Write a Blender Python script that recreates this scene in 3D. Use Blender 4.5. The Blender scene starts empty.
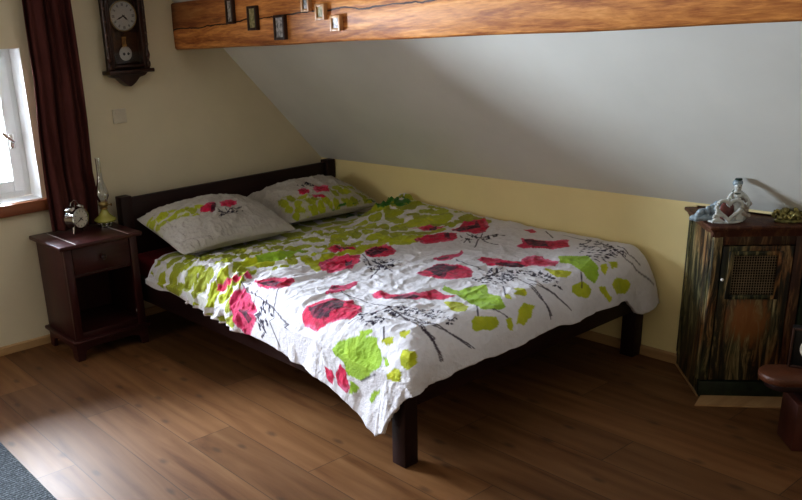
import bpy, bmesh, math, random
import numpy as np
from mathutils import Vector, Matrix
PI = math.pi
C = bpy.context.scene.collection
rnd = random.Random(7)

PRINTS = {
'duvet': [
    ('field',[(1.42,0.03),(1.268,0.009),(1.255,0.166),(0.876,0.064),(0.569,0.009),(0.299,0.03),(0.201,0.013),(0.052,0.341),(0.038,0.563),(0.039,0.818),(0.098,0.885),(0.342,0.896),(0.534,0.783),(0.618,0.804),(0.821,0.786),(0.977,0.856),(1.093,0.757),(1.234,0.784),(1.351,0.737),(1.437,0.765),(1.594,0.818),(1.573,0.707),(1.562,0.436),(1.522,0.161),(1.479,0.013)]),
    ('lime',[(0.565,0.758),(0.484,0.77),(0.401,0.877),(0.43,0.924),(0.572,0.92),(0.64,0.876)]),
    ('lime',[(0.85,0.782),(0.66,0.729),(0.595,0.762),(0.67,0.891),(0.811,0.875),(0.884,0.855)]),
    ('lime',[(0.374,0.625),(0.283,0.641),(0.111,0.751),(0.116,0.796),(0.209,0.828),(0.323,0.746),(0.388,0.672)]),
    ('olive',[(0.146,0.839),(0.039,0.818),(0.054,0.974),(0.112,0.995),(0.156,0.922)]),
    ('lime',[(1.285,0.569),(1.142,0.539),(1.04,0.579),(1.053,0.634),(1.205,0.687),(1.317,0.647)]),
    ('lime',[(1.07,0.766),(0.942,0.749),(0.903,0.842),(1.007,0.894),(1.124,0.901)]),
    ('green',[(1.195,0.534),(1.107,0.591),(0.916,0.536),(0.93,0.592),(1.092,0.642),(1.231,0.657)]),
    ('leaf',[(0.211,0.061),(0.226,0.336),(0.141,0.365),(0.104,0.407),(0.238,0.414),(0.183,0.155),(0.304,0.163)]),
    ('olive',[(0.143,0.447),(0.081,0.46),(0.058,0.494),(0.134,0.538),(0.168,0.501)]),
    ('leaf',[(0.141,0.338),(0.099,0.348),(0.057,0.373),(0.096,0.469),(0.153,0.459),(0.185,0.411),(0.233,0.401)]),
    ('red',[(1.458,1.193),(1.397,1.177),(1.331,1.203),(1.293,1.226),(1.26,1.285),(1.279,1.357),(1.325,1.414),(1.374,1.413),(1.428,1.358),(1.474,1.299),(1.492,1.226)]),
    ('dark',[(1.398,1.19),(1.358,1.238),(1.294,1.231),(1.3,1.299),(1.336,1.326),(1.379,1.307),(1.415,1.314),(1.44,1.278),(1.428,1.239),(1.42,1.209)]),
    ('red',[(1.017,0.8),(0.948,0.796),(0.883,0.829),(0.846,0.88),(0.924,0.974),(0.982,0.98),(1.051,0.971),(1.099,0.953),(1.08,0.894)]),
    ('dark',[(0.933,0.859),(0.919,0.906),(0.958,0.953),(1.007,0.967)]),
    ('red',[(0.878,0.689),(0.821,0.697),(0.758,0.688),(0.765,0.764),(0.817,0.798),(0.857,0.769),(0.899,0.753)]),
    ('dark',[(0.832,0.71),(0.763,0.692),(0.83,0.782),(0.86,0.753)]),
    ('red',[(0.796,0.857),(0.738,0.858),(0.623,0.812),(0.66,0.909),(0.723,0.977),(0.782,0.976),(0.836,0.96),(0.84,0.922)]),
    ('dark',[(0.806,0.875),(0.733,0.867),(0.674,0.874),(0.699,0.919),(0.772,0.938),(0.816,0.943),(0.826,0.917)]),
    ('pink',[(1.246,1.111),(1.2,1.102),(1.155,1.133),(1.085,1.133),(1.123,1.161),(1.195,1.178),(1.239,1.179),(1.288,1.171)]),
    ('dark',[(1.23,1.106),(1.197,1.114),(1.181,1.145),(1.236,1.149)]),
    ('red',[(1.151,1.27),(1.111,1.285),(1.106,1.324),(1.089,1.371),(1.039,1.418),(0.954,1.425),(0.961,1.472),(0.95,1.523),(1.009,1.511),(1.09,1.456),(1.154,1.415),(1.161,1.325)]),
    ('dark',[(1.124,1.357),(1.072,1.397),(1.069,1.452),(1.131,1.433),(1.158,1.402)]),
    ('red',[(0.279,0.912),(0.225,0.92),(0.161,0.876),(0.093,0.893),(0.049,0.933),(0.142,1.021),(0.215,1.06),(0.254,1.029),(0.283,0.972)]),
    ('dark',[(0.283,0.92),(0.225,0.928),(0.181,0.956),(0.103,0.903),(0.137,0.95),(0.181,1.009),(0.235,0.975),(0.274,0.972)]),
    ('red',[(0.484,0.872),(0.41,0.86),(0.347,0.9),(0.293,0.967),(0.328,1.004),(0.396,1.018),(0.45,0.966),(0.508,0.924)]),
    ('dark',[(0.347,0.917),(0.322,0.935),(0.381,0.997),(0.396,0.984)]),
    ('red',[(0.381,0.727),(0.304,0.76),(0.244,0.858),(0.303,0.859),(0.355,0.805)]),
    ('dark',[(0.316,0.794),(0.268,0.809),(0.317,0.841),(0.336,0.819)]),
    ('pink',[(0.672,1.152),(0.622,1.155),(0.589,1.177),(0.511,1.189),(0.557,1.22),(0.642,1.24),(0.662,1.247),(0.695,1.21)]),
    ('dark',[(0.657,1.157),(0.615,1.189),(0.646,1.222),(0.674,1.186)]),
    ('red',[(0.871,1.245),(0.811,1.235),(0.742,1.258),(0.692,1.304),(0.674,1.357),(0.686,1.399),(0.744,1.428),(0.804,1.421),(0.854,1.364),(0.872,1.301)]),
    ('dark',[(0.816,1.235),(0.742,1.262),(0.698,1.325),(0.748,1.343),(0.788,1.337),(0.819,1.354),(0.847,1.308),(0.817,1.291)]),
    ('red',[(0.573,1.318),(0.538,1.313),(0.504,1.352),(0.497,1.42),(0.469,1.458),(0.392,1.442),(0.343,1.471),(0.429,1.531),(0.5,1.522),(0.546,1.476),(0.587,1.425),(0.606,1.404)]),
    ('dark',[(0.525,1.386),(0.5,1.463),(0.483,1.51),(0.519,1.514),(0.555,1.463),(0.577,1.421)]),
    ('red',[(0.304,1.311),(0.264,1.322),(0.214,1.264),(0.194,1.334),(0.184,1.391),(0.12,1.453),(0.202,1.506),(0.267,1.468),(0.281,1.42),(0.309,1.362)]),
    ('dark',[(0.214,1.282),(0.189,1.378),(0.246,1.436),(0.28,1.364)]),
    ('red',[(0.084,1.189),(0.044,1.209),(0.084,1.257),(0.124,1.25)]),
    ('red',[(0.398,1.455),(0.371,1.503),(0.383,1.58),(0.421,1.596),(0.455,1.574),(0.473,1.514)]),
    ('red',[(1.466,0.61),(1.437,0.602),(1.393,0.645),(1.346,0.741),(1.363,0.755),(1.413,0.71),(1.446,0.645)]),
    ('red',[(1.369,0.785),(1.347,0.835),(1.304,0.85),(1.266,0.878),(1.28,0.947),(1.335,0.991),(1.373,0.968),(1.402,0.923),(1.407,0.863)]),
    ('dark',[(1.391,0.841),(1.334,0.868),(1.314,0.922),(1.373,0.938),(1.398,0.888)]),
    ('pink',[(1.454,0.752),(1.424,0.774),(1.435,0.838),(1.481,0.897),(1.52,0.95),(1.583,0.912),(1.603,0.889),(1.602,0.851),(1.575,0.819),(1.514,0.762),(1.486,0.738)]),
    ('dark',[(1.492,0.824),(1.505,0.879),(1.529,0.915),(1.559,0.88),(1.524,0.852)]),
    ('red',[(1.585,1.374),(1.577,1.422),(1.601,1.441),(1.631,1.438),(1.628,1.395)]),
    ('red',[(1.544,1.46),(1.554,1.498),(1.612,1.519),(1.634,1.503),(1.621,1.457),(1.586,1.443)]),
    ('green',[(1.514,1.413),(1.477,1.432),(1.433,1.501),(1.421,1.579),(1.459,1.627),(1.481,1.646),(1.515,1.641),(1.568,1.554),(1.562,1.506),(1.528,1.477),(1.528,1.434)]),
    ('green',[(1.421,1.492),(1.396,1.531),(1.407,1.557),(1.438,1.518)]),
    ('green',[(1.582,1.521),(1.608,1.559),(1.63,1.548),(1.637,1.512)]),
    ('green',[(1.594,1.626),(1.574,1.662),(1.641,1.635),(1.638,1.614)]),
    ('green',[(1.476,1.649),(1.467,1.674),(1.477,1.691),(1.49,1.663)]),
    ('lime',[(1.412,1.607),(1.396,1.639),(1.418,1.666),(1.434,1.646),(1.43,1.616)]),
    ('lime',[(1.363,1.634),(1.339,1.662),(1.369,1.693),(1.381,1.664)]),
    ('lime',[(1.436,1.719),(1.405,1.716),(1.386,1.745),(1.419,1.781),(1.459,1.775),(1.457,1.742)]),
    ('lime',[(1.509,1.695),(1.477,1.727),(1.474,1.757),(1.513,1.774),(1.525,1.714)]),
    ('green',[(0.903,1.416),(0.898,1.488),(0.85,1.503),(0.778,1.533),(0.842,1.604),(0.841,1.659),(0.899,1.72),(0.948,1.714),(0.981,1.68),(0.973,1.612),(0.946,1.531),(0.939,1.459)]),
    ('lime',[(1.028,1.533),(0.993,1.587),(1.005,1.634),(1.065,1.674),(1.093,1.656),(1.073,1.597)]),
    ('lime',[(1.083,1.725),(1.028,1.711),(0.975,1.74),(0.981,1.765),(1.038,1.78),(1.099,1.771),(1.109,1.75)]),
    ('lime',[(0.939,1.756),(0.914,1.764),(0.913,1.795),(0.924,1.816),(0.943,1.795)]),
    ('lime',[(0.857,1.749),(0.811,1.741),(0.768,1.751),(0.802,1.786),(0.856,1.811),(0.898,1.794)]),
    ('lime',[(0.748,1.643),(0.722,1.65),(0.737,1.687),(0.769,1.709),(0.79,1.683)]),
    ('lime',[(0.807,1.648),(0.806,1.682),(0.833,1.702),(0.843,1.68)]),
    ('green',[(0.327,1.541),(0.29,1.592),(0.256,1.634),(0.297,1.699),(0.356,1.758),(0.386,1.769),(0.404,1.742),(0.392,1.696),(0.372,1.628),(0.388,1.584)]),
    ('lime',[(0.478,1.591),(0.451,1.634),(0.439,1.676),(0.482,1.698),(0.524,1.677),(0.503,1.629)]),
    ('lime',[(0.503,1.745),(0.441,1.745),(0.412,1.788),(0.459,1.804),(0.511,1.792),(0.528,1.762)]),
    ('lime',[(0.378,1.798),(0.337,1.801),(0.318,1.841),(0.339,1.855),(0.378,1.819)]),
    ('lime',[(0.268,1.787),(0.184,1.807),(0.173,1.837),(0.211,1.869),(0.281,1.841),(0.292,1.806)]),
    ('lime',[(0.291,1.713),(0.253,1.726),(0.263,1.746),(0.309,1.759),(0.311,1.733)]),
    ('lime',[(0.233,1.721),(0.19,1.744),(0.211,1.761),(0.242,1.753)]),
    ('line',[(1.219,1.178),(1.22,1.267),(1.236,1.382),(1.228,1.457),(1.194,1.489)]),
    ('line',[(1.226,1.449),(1.267,1.563),(1.29,1.652),(1.288,1.737)]),
    ('line',[(1.267,1.563),(1.254,1.637),(1.224,1.703)]),
    ('line',[(1.238,1.483),(1.295,1.691),(1.313,1.815)]),
    ('line',[(1.238,1.483),(1.239,1.642),(1.217,1.733),(1.147,1.815)]),
    ('line',[(1.414,0.748),(1.442,0.889),(1.468,1.025),(1.512,1.152)]),
    ('line',[(1.468,1.025),(1.517,1.044),(1.603,1.098)]),
    ('line',[(1.5,0.943),(1.56,0.999)]),
    ('line',[(1.378,0.968),(1.438,1.017),(1.477,1.025)]),
    ('line',[(0.632,1.558),(0.683,1.68),(0.706,1.758),(0.708,1.827)]),
    ('line',[(0.621,1.609),(0.641,1.699),(0.621,1.768)]),
    ('line',[(1.259,1.636),(1.244,1.684),(1.216,1.737),(1.163,1.81)]),
    ('line',[(1.289,1.673),(1.297,1.742),(1.304,1.814)]),
    ('line',[(0.977,1.654),(1.038,1.711)]),
    ('line',[(0.954,1.709),(0.924,1.765)]),
    ('line',[(0.75,1.595),(0.826,1.664)]),
    ('line',[(0.076,1.589),(0.113,1.654),(0.137,1.74),(0.116,1.794),(0.035,1.879)]),
    ('line',[(0.067,1.654),(0.1,1.732),(0.079,1.787)]),
    ('line',[(0.664,1.655),(0.645,1.703),(0.628,1.759),(0.587,1.823)]),
    ('line',[(0.693,1.675),(0.708,1.741),(0.7,1.816)]),
    ('line',[(0.055,1.284),(0.134,1.381)]),
    ('line',[(0.402,1.704),(0.465,1.762)]),
    ('line',[(0.075,1.391),(0.075,1.49),(0.076,1.589)]),
    ('line',[(0.831,0.879),(0.895,0.987),(0.92,1.025)]),
    ('line',[(0.847,1.045),(0.953,1.098),(1.037,1.149)]),
    ('line',[(0.866,1.008),(0.894,1.093),(0.914,1.153)]),
    ('line',[(0.895,0.987),(0.922,1.08)]),
    ('line',[(1.411,1.424),(1.312,1.451),(1.228,1.457)]),
    ('line',[(0.313,0.996),(0.353,1.079),(0.379,1.113)]),
    ('line',[(0.235,1.066),(0.335,1.123),(0.421,1.172)]),
    ('line',[(0.279,1.007),(0.289,1.071),(0.332,1.179),(0.343,1.243)]),
    ('line',[(0.323,1.06),(0.387,1.083)]),
    ('line',[(0.28,1.088),(0.221,1.113),(0.212,1.177)]),
    ('line',[(0.637,1.257),(0.659,1.363),(0.657,1.423)]),
    ('line',[(0.744,1.475),(0.652,1.47),(0.674,1.56)]),
    ('line',[(0.703,1.47),(0.616,1.472),(0.596,1.515)]),
    ('line',[(1.366,1.567),(1.413,1.611)]),
    ('line',[(1.574,1.567),(1.525,1.641)]),
    ('line',[(1.251,1.607),(1.297,1.721),(1.303,1.787)]),
    ('dots',[(1.162,1.548),(1.124,1.576),(1.122,1.669),(1.142,1.72),(1.196,1.709),(1.202,1.645),(1.2,1.585)]),
    ('dots',[(0.529,1.553),(0.502,1.578),(0.534,1.668),(0.572,1.741),(0.61,1.729),(0.597,1.665),(0.599,1.605)]),
    ('dots',[(1.476,0.914),(1.432,1.0),(1.487,1.033),(1.575,1.015),(1.598,0.97),(1.52,0.954)]),
    ('dots',[(0.914,0.94),(0.84,0.964),(0.758,1.023),(0.818,1.121),(0.897,1.118),(0.957,1.09),(1.009,1.065)]),
    ('dots',[(1.356,1.42),(1.277,1.454),(1.194,1.489),(1.125,1.58),(1.186,1.624),(1.221,1.565),(1.318,1.548),(1.391,1.51),(1.407,1.474)]),
    ('dots',[(0.661,1.397),(0.598,1.438),(0.55,1.519),(0.518,1.583),(0.565,1.621),(0.596,1.554),(0.682,1.546),(0.736,1.488)]),
    ('dots',[(0.171,1.524),(0.07,1.498),(0.041,1.578),(0.104,1.702),(0.126,1.742),(0.173,1.706),(0.203,1.647),(0.248,1.588)]),
    ('dots',[(0.323,1.004),(0.245,1.056),(0.212,1.134),(0.237,1.156),(0.325,1.124),(0.382,1.066)]),
    ('dots',[(0.75,1.44),(0.662,1.47),(0.632,1.558),(0.698,1.601),(0.756,1.547),(0.775,1.478)]),
    ('dots',[(0.251,1.631),(0.193,1.667),(0.163,1.716),(0.233,1.712),(0.286,1.687)])],
'pillow1': [
    ('fieldp',[(-0.343,0.147),(-0.31,0.152),(-0.237,0.111),(-0.14,0.029),(-0.085,-0.02),(-0.103,-0.057),(-0.154,-0.079),(-0.223,-0.016),(-0.278,0.02),(-0.324,0.034),(-0.343,-0.025),(-0.343,-0.048),(-0.343,0.02),(-0.343,0.084)]),
    ('red',[(-0.108,-0.029),(-0.048,0.002),(-0.011,-0.011),(-0.048,-0.084),(-0.071,-0.075),(-0.117,-0.07)]),
    ('red',[(0.011,-0.011),(0.099,0.029),(0.103,-0.034),(0.094,-0.048),(0.039,-0.084),(-0.002,-0.066)]),
    ('dark',[(-0.034,-0.011),(-0.011,-0.02),(-0.048,-0.084),(-0.067,-0.075)]),
    ('line',[(-0.039,-0.079),(-0.016,-0.12),(0.039,-0.143)]),
    ('line',[(-0.039,-0.134),(0.034,-0.088),(0.099,-0.079)]),
    ('dots',[(-0.044,-0.084),(0.099,-0.079),(0.094,-0.129),(-0.062,-0.138)])],
'pillow2': [
    ('fieldp',[(-0.26,-0.018),(-0.208,-0.041),(-0.101,-0.113),(-0.084,-0.164),(0.006,-0.172),(0.032,-0.093),(0.178,-0.045),(0.238,-0.089),(0.273,-0.124),(0.286,-0.196),(0.264,-0.223),(0.084,-0.235),(-0.024,-0.235),(-0.157,-0.235),(-0.273,-0.235),(-0.303,-0.18),(-0.299,-0.085)]),
    ('leaf',[(-0.122,-0.235),(-0.011,-0.235),(0.122,-0.227),(0.281,-0.196),(0.299,-0.207)]),
    ('red',[(-0.011,-0.014),(0.037,-0.034),(0.037,-0.085),(-0.002,-0.132),(-0.049,-0.12),(-0.054,-0.089)]),
    ('red',[(-0.144,-0.03),(-0.088,-0.038),(-0.084,-0.089),(-0.105,-0.101),(-0.152,-0.065)]),
    ('red',[(-0.097,-0.117),(-0.054,-0.14),(-0.024,-0.176),(-0.041,-0.184),(-0.092,-0.152)]),
    ('dots',[(-0.088,0.041),(0.011,0.022),(-0.015,-0.022),(-0.114,-0.022)])]}

# ------------------------------------------------------------------ helpers
def tag(o, label=None, cat=None, group=None, kind=None):
    if label: o['label'] = label
    if cat: o['category'] = cat
    if group: o['group'] = group
    if kind: o['kind'] = kind
    return o

def empty(name, loc=(0, 0, 0), rz=0.0):
    o = bpy.data.objects.new(name, None)
    C.objects.link(o)
    o.location = loc
    o.rotation_euler = (0, 0, rz)
    o.empty_display_size = .05
    return o

class MB:
    """collects shapes into ONE mesh"""
    def __init__(s): s.bm = bmesh.new()
    def box(s, x0, x1, y0, y1, z0, z1, bev=0.0, f=None, seg=2):
        b = bmesh.new()
        bmesh.ops.create_cube(b, size=1)
        for v in b.verts:
            v.co = Vector(((x0 + x1) / 2 + v.co.x * (x1 - x0), (y0 + y1) / 2 + v.co.y * (y1 - y0), (z0 + z1) / 2 + v.co.z * (z1 - z0)))
        if bev > 0:
            bmesh.ops.bevel(b, geom=b.edges[:], offset=bev, segments=seg, affect='EDGES', profile=.5)
        s._add(b, f)
        return s
    def hexa(s, pts, bev=0.0):
        """8 points: bottom 4 ccw, top 4 ccw"""
        b = bmesh.new()
        vs = [b.verts.new(p) for p in pts]
        for q in ((3, 2, 1, 0), (4, 5, 6, 7), (0, 1, 5, 4), (1, 2, 6, 5), (2, 3, 7, 6), (3, 0, 4, 7)):
            b.faces.new([vs[i] for i in q])
        bmesh.ops.recalc_face_normals(b, faces=b.faces[:])
        if bev > 0:
            bmesh.ops.bevel(b, geom=b.edges[:], offset=bev, segments=2, affect='EDGES', profile=.5)
        s._add(b)
        return s
    def lathe(s, prof, n=24, M=None, cap=True):
        b = bmesh.new()
        rings = []
        for r, z in prof:
            if r < 1e-5:
                rings.append([b.verts.new((0, 0, z))])
            else:
                rings.append([b.verts.new((r * math.cos(2 * PI * k / n), r * math.sin(2 * PI * k / n), z)) for k in range(n)])
        for a, c in zip(rings, rings[1:]):
            for k in range(n):
                l = (k + 1) % n
                if len(a) == 1 and len(c) == 1: continue
                if len(a) == 1: b.faces.new((a[0], c[l], c[k]))
                elif len(c) == 1: b.faces.new((a[k], a[l], c[0]))
                else: b.faces.new((a[k], a[l], c[l], c[k]))
        if cap:
            if len(rings[0]) > 1: b.faces.new(rings[0][::-1])
            if len(rings[-1]) > 1: b.faces.new(rings[-1])
        bmesh.ops.recalc_face_normals(b, faces=b.faces[:])
        if M is not None: bmesh.ops.transform(b, matrix=M, verts=b.verts[:])
        s._add(b)
        return s
    def tube(s, pts, rad, n=10, closed=False):
        pts = [Vector(p) for p in pts]
        m = len(pts)
        rads = rad if hasattr(rad, '__len__') else [rad] * m
        b = bmesh.new()
        rings = []
        up = Vector((0, 0, 1))
        for i in range(m):
            if closed: t = pts[(i + 1) % m] - pts[i - 1]
            else: t = pts[min(i + 1, m - 1)] - pts[max(i - 1, 0)]
            t.normalize()
            ref = up if abs(t.dot(up)) < .95 else Vector((1, 0, 0))
            if rings and not closed:
                ref = prev
            e1 = (ref - t * ref.dot(t)).normalized()
            prev = e1
            e2 = t.cross(e1)
            rings.append([b.verts.new(pts[i] + rads[i] * (math.cos(2 * PI * k / n) * e1 + math.sin(2 * PI * k / n) * e2)) for k in range(n)])
        L = m if closed else m - 1
        for i in range(L):
            a, c = rings[i], rings[(i + 1) % m]
            for k in range(n):
                l = (k + 1) % n
                b.faces.new((a[k], a[l], c[l], c[k]))
        if not closed:
            b.faces.new(rings[0][::-1]); b.faces.new(rings[-1])
        bmesh.ops.recalc_face_normals(b, faces=b.faces[:])
        s._add(b)
        return s
    def ball(s, c, r, sx=1, sy=1, sz=1, M=None, n=16):
        b = bmesh.new()
        bmesh.ops.create_uvsphere(b, u_segments=n, v_segments=max(6, n // 2 + 2), radius=1)
        for v in b.verts: v.co = Vector((v.co.x * r * sx, v.co.y * r * sy, v.co.z * r * sz))
        if M is not None: bmesh.ops.transform(b, matrix=M, verts=b.verts[:])
        for v in b.verts: v.co += Vector(c)
        s._add(b)
        return s
    def prism(s, poly, axis, a0, a1, bev=0.0):
        """poly in the two remaining axes (in order), extruded along axis"""
        def P(p, a):
            q = list(p); q.insert(axis, a); return q
        b = bmesh.new()
        lo = [b.verts.new(P(p, a0)) for p in poly]
        hi = [b.verts.new(P(p, a1)) for p in poly]
        b.faces.new(lo); b.faces.new(hi[::-1])
        for i in range(len(poly)):
            j = (i + 1) % len(poly)
            b.faces.new((lo[i], lo[j], hi[j], hi[i]))
        bmesh.ops.recalc_face_normals(b, faces=b.faces[:])
        if bev > 0:
            bmesh.ops.bevel(b, geom=b.edges[:], offset=bev, segments=2, affect='EDGES', profile=.5)
        s._add(b)
        return s
    def _add(s, b, f=None):
        if f:
            for v in b.verts: v.co = Vector(f(v.co))
        me = bpy.data.meshes.new('tmp')
        b.to_mesh(me); b.free()
        s.bm.from_mesh(me)
        bpy.data.meshes.remove(me)
    def xf(s, M):
        bmesh.ops.transform(s.bm, matrix=M, verts=s.bm.verts[:]); return s
    def fn(s, f):
        for v in s.bm.verts: v.co = Vector(f(v.co))
        return s
    def build(s, name, mat, parent=None, smooth=True, ang=35):
        me = bpy.data.meshes.new(name)
        s.bm.to_mesh(me); s.bm.free()
        o = bpy.data.objects.new(name, me)
        C.objects.link(o)
        me.materials.append(mat)
        if smooth:
            me.shade_smooth()
            try: me.set_sharp_from_angle(angle=math.radians(ang))
            except Exception: pass
        if parent: o.parent = parent
        return o

# ------------------------------------------------------------------ materials
def newmat(name):
    m = bpy.data.materials.new(name); m.use_nodes = True
    nt = m.node_tree
    return m, nt, nt.nodes['Principled BSDF']

def N(nt, t, **kw):
    n = nt.nodes.new(t)
    for k, v in kw.items():
        if k.startswith('_'): setattr(n, k[1:], v)
        else: n.inputs[k].default_value = v
    return n

def ramp(nt, fac, stops, interp='LINEAR'):
    r = nt.nodes.new('ShaderNodeValToRGB')
    r.color_ramp.interpolation = interp
    e = r.color_ramp.elements
    while len(e) > 1: e.remove(e[-1])
    e[0].position = stops[0][0]; e[0].color = (*stops[0][1], 1)
    for p, c in stops[1:]:
        x = e.new(p); x.color = (*c, 1)
    nt.links.new(fac, r.inputs['Fac'])
    return r.outputs['Color']

def mapping(nt, scale=(1, 1, 1), loc=(0, 0, 0), rot=(0, 0, 0)):
    tc = nt.nodes.new('ShaderNodeTexCoord')
    mp = nt.nodes.new('ShaderNodeMapping')
    mp.inputs['Scale'].default_value = scale
    mp.inputs['Location'].default_value = loc
    mp.inputs['Rotation'].default_value = rot
    nt.links.new(tc.outputs['Object'], mp.inputs['Vector'])
    return mp.outputs['Vector']

def noise(nt, vec, scale, detail=4, rough=.55, dist=0.0):
    n = N(nt, 'ShaderNodeTexNoise', Scale=scale, Detail=detail, Roughness=rough, Distortion=dist)
    nt.links.new(vec, n.inputs['Vector'])
    return n.outputs['Fac']

def bump(nt, bsdf, h, strength=.3, dist=.01):
    b = N(nt, 'ShaderNodeBump', Strength=strength, Distance=dist)
    nt.links.new(h, b.inputs['Height'])
    nt.links.new(b.outputs['Normal'], bsdf.inputs['Normal'])

def math_(nt, op, a, b=None, c=None):
    n = nt.nodes.new('ShaderNodeMath'); n.operation = op
    for i, v in enumerate((a, b, c)):
        if v is None: continue
        if isinstance(v, (int, float)): n.inputs[i].default_value = v
        else: nt.links.new(v, n.inputs[i])
    return n.outputs[0]

def mix(nt, fac, a, b, mode='MIX'):
    n = nt.nodes.new('ShaderNodeMix'); n.data_type = 'RGBA'; n.blend_type = mode
    for sock, v in ((n.inputs[0], fac), (n.inputs[6], a), (n.inputs[7], b)):
        if isinstance(v, tuple): sock.default_value = (*v, 1)
        elif isinstance(v, (int, float)): sock.default_value = v
        else: nt.links.new(v, sock)
    return n.outputs[2]

def simple(name, col, rough=.5, metal=0.0, var=.12, nscale=12, bmp=0.0, bscale=60, spec=.5, stretch=(1, 1, 1)):
    m, nt, b = newmat(name)
    v = mapping(nt, stretch)
    f = noise(nt, v, nscale)
    lo = tuple(c * (1 - var) for c in col); hi = tuple(min(1, c * (1 + var)) for c in col)
    nt.links.new(ramp(nt, f, [(.3, lo), (.7, hi)]), b.inputs['Base Color'])
    b.inputs['Roughness'].default_value = rough
    b.inputs['Metallic'].default_value = metal
    b.inputs['Specular IOR Level'].default_value = spec
    if bmp: bump(nt, b, noise(nt, v, bscale), bmp, .002)
    return m

def plaster(name, col):
    m, nt, b = newmat(name)
    v = mapping(nt)
    f = noise(nt, v, 2.5, 5)
    c = ramp(nt, f, [(.3, tuple(x * .95 for x in col)), (.7, tuple(min(1, x * 1.04) for x in col))])
    nt.links.new(c, b.inputs['Base Color'])
    b.inputs['Roughness'].default_value = .9
    b.inputs['Specular IOR Level'].default_value = .15
    bump(nt, b, noise(nt, v, 130, 3), .12, .002)
    return m

M = {}
M['wall'] = plaster('wall_paint_cream', (.72, .64, .48))
M['slope'] = plaster('ceiling_paint_pale_grey', (.71, .70, .65))
M['yellow'] = plaster('wall_paint_yellow', (.86, .73, .40))
M['white'] = simple('white_paint', (.88, .88, .88), .4, var=.03)
M['plastic'] = simple('cream_plastic', (.66, .60, .49), .45, var=.03)

def wood(name, dark, mid, light, axis=0, rough=.45, scale=1.0, bmp=.15, spec=.5):
    m, nt, b = newmat(name)
    st = [9.0, 9.0, 9.0]; st[axis] = .8
    v = mapping(nt, tuple(s * scale for s in st))
    f1 = noise(nt, v, 1.6, 6, .6, .6)
    f2 = noise(nt, v, 8, 4, .6, .2)
    f = math_(nt, 'ADD', math_(nt, 'MULTIPLY', f1, .7), math_(nt, 'MULTIPLY', f2, .3))
    nt.links.new(ramp(nt, f, [(.3, dark), (.5, mid), (.7, light)]), b.inputs['Base Color'])
    b.inputs['Roughness'].default_value = rough
    b.inputs['Specular IOR Level'].default_value = spec
    bump(nt, b, f2, bmp, .002)
    return m

dk = ((.012, .0035, .0035), (.021, .006, .005), (.034, .009, .008))
for i, a in enumerate('xyz'):
    M['dark_' + a] = wood('dark_stained_wood_' + a, *dk, axis=i, rough=.42, spec=.35)
    M['ns_' + a] = wood('mahogany_stained_wood_' + a, (.026, .006, .006), (.045, .010, .009), (.072, .016, .014), axis=i, rough=.36, spec=.4)
M['sill'] = wood('window_sill_wood', (.16, .05, .022), (.25, .085, .036), (.33, .12, .05), axis=0, rough=.35)
M['base'] = wood('baseboard_wood', (.34, .20, .085), (.44, .275, .13), (.52, .34, .18), axis=0, rough=.5)
M['strip'] = wood('threshold_wood', (.34, .20, .09), (.44, .27, .13), (.52, .34, .18), axis=0, rough=.45)
M['bead'] = wood('carved_bead_wood', (.06, .025, .015), (.10, .045, .028), (.15, .07, .045), axis=2, rough=.3)
M['case'] = wood('clock_case_wood', (.02, .007, .004), (.035, .012, .007), (.06, .022, .012), axis=2, rough=.3)

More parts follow.
